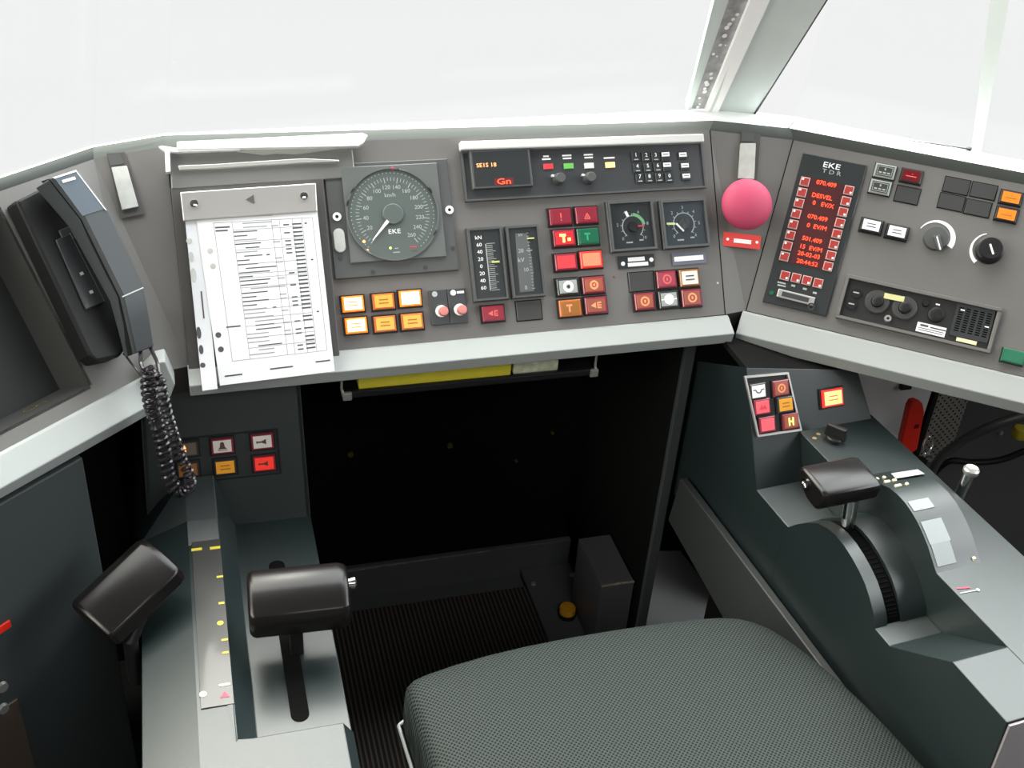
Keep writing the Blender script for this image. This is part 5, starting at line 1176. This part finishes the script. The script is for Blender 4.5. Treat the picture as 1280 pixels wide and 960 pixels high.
# ================================================================== console buttons
gE = 'buttons on the left console fascia'
for p, st_, ic, im, lb in [((234, 561), 'brownlens', 'arrows', 'amberled', 'dim brown button with glowing arrows partly behind the coiled cord'), ((277.8, 557.2), 'pinkwhite', 'bell', 'legdk', 'white button with bell symbol on the left console'), ((327.8, 551.6), 'pinkwhite', 'horn', 'legdk', 'white button with horn symbol on the left console'),
    ((235, 587), 'dimorange', 'lines', 'legbr', 'dim orange button partly behind the coiled cord'), ((281.5, 583.4), 'amberdark', 'lines', 'legbr', 'amber button with dark print in the middle of the left console'), ((330.3, 578.8), 'redhot', 'horn', 'legdk', 'bright red button with horn symbol on the left console')]:
    button(FL, p, 28, 21, st_, lb, gE, ic, im)
gF = 'buttons in the block of six on the right console'
for p, st_, ic, im, lb in [((947, 489), 'white', 'curve', 'ink', 'white button with dark curved line on the right console'), ((975.5, 485), 'orhot', 'ring', 'legor', 'orange-red button with ring at the top right of the six'), ((952, 508.5), 'pinklit', 'pic', 'red', 'pink-red button with faint sign, middle left of the six'),
    ((981, 505.5), 'amberdark', 'lines', 'legbr', 'amber yellow button, middle right of the six on the right console'), ((958.5, 530.5), 'pinklit', None, None, 'plain pink-red button, lower left of the six on the right console'), ((987.5, 526.5), 'orhot', 'H', 'legyel', 'orange-red button with glowing H, lower right of the six')]:
    button(FR, p, 20, 17.5, st_, lb, gF, ic, im, .006, .0015)
q = [FR.at(p, .001) for p in ((929, 470), (984, 465), (1001, 538), (946, 546))]
mb = MB()
cq = sum(q, Vector()) / 4
inner = [lerp(p, cq, .07) for p in q]
for i in range(4): mb.slab([q[i], q[(i + 1) % 4], inner[(i + 1) % 4], inner[i]], FR.N * .004)
mb.obj('button_frame', 'steel', RCn, world=True); MB().slab(inner, -FR.N * .0008).obj('button_recess', 'black', RCn, world=True)
button(FR, (1040, 497), 26, 19, 'litred', 'single glowing yellow and red button at the right of the right console', None, 'lines', 'legor', .007, .003)

# ================================================================== handset
hs = thing('handset_cradle', 'black telephone cradle with two small white marks on the left desk wing', 'phone cradle', LP.fr((90, 350)))
HI = MW[hs.name].inverted()
def hl(p, h): v = HI @ LP.at(p, h); return v.x, v.y
MB().prism([hl(p, .034) for p in ((20, 250), (60, 230), (90, 224), (164, 428), (150, 446), (121, 452), (112, 444))], 0, .034).obj('cradle_body', 'phone', hs, bevel=.004)
MB().prism([hl(p, .038) for p in ((70, 300), (88, 291), (132, 377), (108, 387))], .034, .038).obj('key_strip', 'instr2', hs, bevel=.0012)
MB().prism([hl(p, .037) for p in ((74, 288), (90, 281), (95, 297), (80, 302))], .034, .037).obj('cradle_latch', 'instr', hs, bevel=.001)
for p in ((102, 342), (114, 365)): x, y = hl(p, .038); MB().cbox(x, y, .005, .004, .038, .0386).obj('white_mark', 'dimw', hs)
ho = thing('phone_handset', 'dark telephone handset with blue-grey card hanging on its cradle at the left', 'phone handset', LP.fr((125, 330), .04))
GI = MW[ho.name].inverted()
def hv(p, h): return GI @ LP.at(p, h)
S = [((64, 222.5), (97, 212), .082, .046), ((104, 273), (135, 262), .082, .050), ((152, 370), (179, 358), .078, .054), ((160, 405), (186, 395), .068, .046), ((168, 442), (192, 433), .056, .036)]
rings = []
for a, b, ht, hb in S:
    A_, B_ = hv(a, ht), hv(b, ht); dz = hb - ht; w_ = (B_ - A_)
    rings.append([A_, A_ + w_ * .04 + Vector((0, 0, .002)), B_ - w_ * .04 + Vector((0, 0, .002)), B_, B_ + Vector((0, 0, dz)) - w_ * .05, A_ + Vector((0, 0, dz)) - w_ * .12])
MB().loft(rings).obj('handset_body', 'phonegrey', ho, bevel=.0025, smooth=True)
# ear and mouth pieces facing the cradle
for (a, b, ht) in ((S[0][0], S[0][1], .046), (S[3][0], S[3][1], .044)):
    A_, B_ = hv(a, ht), hv(b, ht); c = (A_ + B_) / 2 + Vector((-.004, -.018 if a == S[0][0] else .0, 0)); MB().lathe([(.014, -.010), (.016, -.002), (.016, .004)], c.x, c.y, 24).obj('ear_piece' if a == S[0][0] else 'mouth_piece', 'phone', ho, smooth=True).location = (0, 0, c.z)
wn = [(hv(S[i][1], S[i][2]) - hv(S[i][0], S[i][2])).normalized() for i in range(5)]; side = [hv(S[i][0], S[i][2] - .004) - wn[i] * .001 for i in range(5)]; sideb = [hv(S[i][0], S[i][3]) - wn[i] * .012 for i in range(5)]
mb = MB(); 
for i in range(4): mb.slab([side[i], side[i + 1], sideb[i + 1], sideb[i]], (-.003, 0, 0))
mb.obj('side_shade', 'phone', ho)  # black sheet paints the shade on the handset's left side
cA = [hv(p, .0845) for p in ((69, 224), (95, 215.5), (130, 261.5), (103, 270))]
MB().slab(cA, (0, 0, .0006)).obj('card', 'card', ho)
cen_ = sum(cA, Vector()) / 4; mb = MB()
oc = [lerp(cen_, p, 1.10) for p in cA]
for i in (0, 1): mb.slab([oc[i], oc[(i + 1) % 4], lerp(oc[(i + 1) % 4], cen_, .07), lerp(oc[i], cen_, .07)], (0, 0, .0012))
mb.obj('card_frame', 'white', ho)
a, b = hv((78, 227), .086), hv((94, 222.5), .086); MB().bar(a.x, a.y, b.x, b.y, .0035, a.z, a.z + .0004).obj('print', 'white', ho)
a, b = hv((153, 371), .0795), hv((179, 359.5), .0795); MB().bar(a.x, a.y, b.x, b.y, .0015, a.z - .001, a.z + .0006).obj('ridge_line', 'dimw', ho)
# coiled cord
def yc(p, y): return ony(p, y)
lead = smoothpath([LP.at((176, 440), .045), yc((176, 452), 1.30), yc((180, 462), 1.285), yc((188, 458), 1.28)], 6)
c1 = smoothpath([yc(p, y) for p, y in (((188, 458), 1.28), ((186, 480), 1.28), ((189, 505), 1.28), ((197, 530), 1.28), ((203, 555), 1.275), ((207, 580), 1.27), ((213, 602), 1.262), ((225, 616), 1.255), ((237, 609), 1.25), ((236, 592), 1.25), ((226, 572), 1.255), ((219, 550), 1.26), ((212, 528), 1.262), ((206, 505), 1.265), ((201, 482), 1.27), ((199, 466), 1.28))], 12)
def coil(path, r, pitch):
    Ls = [0]
    for i in range(1, len(path)): Ls.append(Ls[-1] + (path[i] - path[i - 1]).length)
    tot = Ls[-1]; n = int(tot / pitch * 14); out_ = []; j = 0
    u = Vector((1, 0, 0))
    for k in range(n + 1):
        s_ = tot * k / n
        while j < len(Ls) - 2 and Ls[j + 1] < s_: j += 1
        f_ = (s_ - Ls[j]) / max(1e-9, Ls[j + 1] - Ls[j]); p = lerp(path[j], path[j + 1], f_); T = (path[j + 1] - path[j]).normalized()
        u = (u - T * u.dot(T)).normalized(); w__ = T.cross(u); a = 2 * math.pi * s_ / pitch; q_ = s_ / tot
        rr = r * (1 if .0 < q_ < .48 else .66) * min(1, q_ * 30 + .2, (1 - q_) * 30 + .2)
        out_.append(p + (u * math.cos(a) + w__ * math.sin(a)) * rr)
    return out_
full = lead + coil(c1, .0086, .0092) + smoothpath([yc((199, 466), 1.28), yc((196, 452), 1.30), LP.at((187, 433), .045)], 6)
o = MB().tube(full, .0027, 6).obj('coiled_cord', 'cord', world=True, Mx=Matrix.Translation(full[0]), smooth=True); tag(o, 'black coiled telephone cord looping down in front of the left console', 'cord')
ld2 = smoothpath([LP.at((155, 442), .03), yc((165, 455), 1.32), yc((177, 470), 1.30)], 6)
o = MB().tube(ld2, .0016, 6).obj('telephone_lead', 'cord', world=True, Mx=Matrix.Translation(ld2[0]), smooth=True); tag(o, 'short straight black lead running down from the phone cradle', 'cord')

# ================================================================== document tray under the desk edge
yt = 1.405
def ty(p, y=yt): return ony(p, y)
t0, t1 = ty((430, 493)), ty((746, 467)); zt_ = (t0.z + t1.z) / 2
tr_t = thing('document_tray', 'slim black document tray with metal end brackets hung under the centre desk edge', 'tray', Vector((t0.x, yt, zt_)))
Lt = t1.x - t0.x
MB().box(0, Lt, 0, .008, -.006, .006).obj('front_rail', 'black', tr_t, bevel=.002); MB().box(0, Lt, .008, .20, -.006, -.003).obj('tray_floor', 'black', tr_t)
for x in (0, Lt):
    MB().tube([Vector((x, .004, -.004)), Vector((x - .003, .004, .012)), Vector((x - .002, .006, .030)), Vector((x + (.012 if x == 0 else -.010), .01, .034))], .0022, 8).obj('end_bracket', 'steel', tr_t, smooth=True)
    MB().box(x + (-.002 if x == 0 else -.012), x + (.012 if x == 0 else .002), -.003, .004, -.008, .006).obj('end_clip', 'steel', tr_t, bevel=.002)
o = MB(); pts = [(452, 486), (450, 474), (530, 462), (640, 452), (643, 468)]
a = ty((450, 478)); b = ty((642, 462))
o = MB().box(0, b.x - a.x, 0, .16, 0, .024).obj('folder', 'folder', Mx=Matrix.Translation((a.x, yt + .012, zt_ + .0)), bevel=.002); tag(o, 'yellow folder lying in the tray under the centre desk edge', 'folder')
o = MB().box(0, .075, 0, .15, 0, .021).obj('booklet', 'doc', Mx=Matrix.Translation((b.x + .004, yt + .014, zt_)), bevel=.003); tag(o, 'worn pale booklet in the tray to the right of the yellow folder', 'booklet')
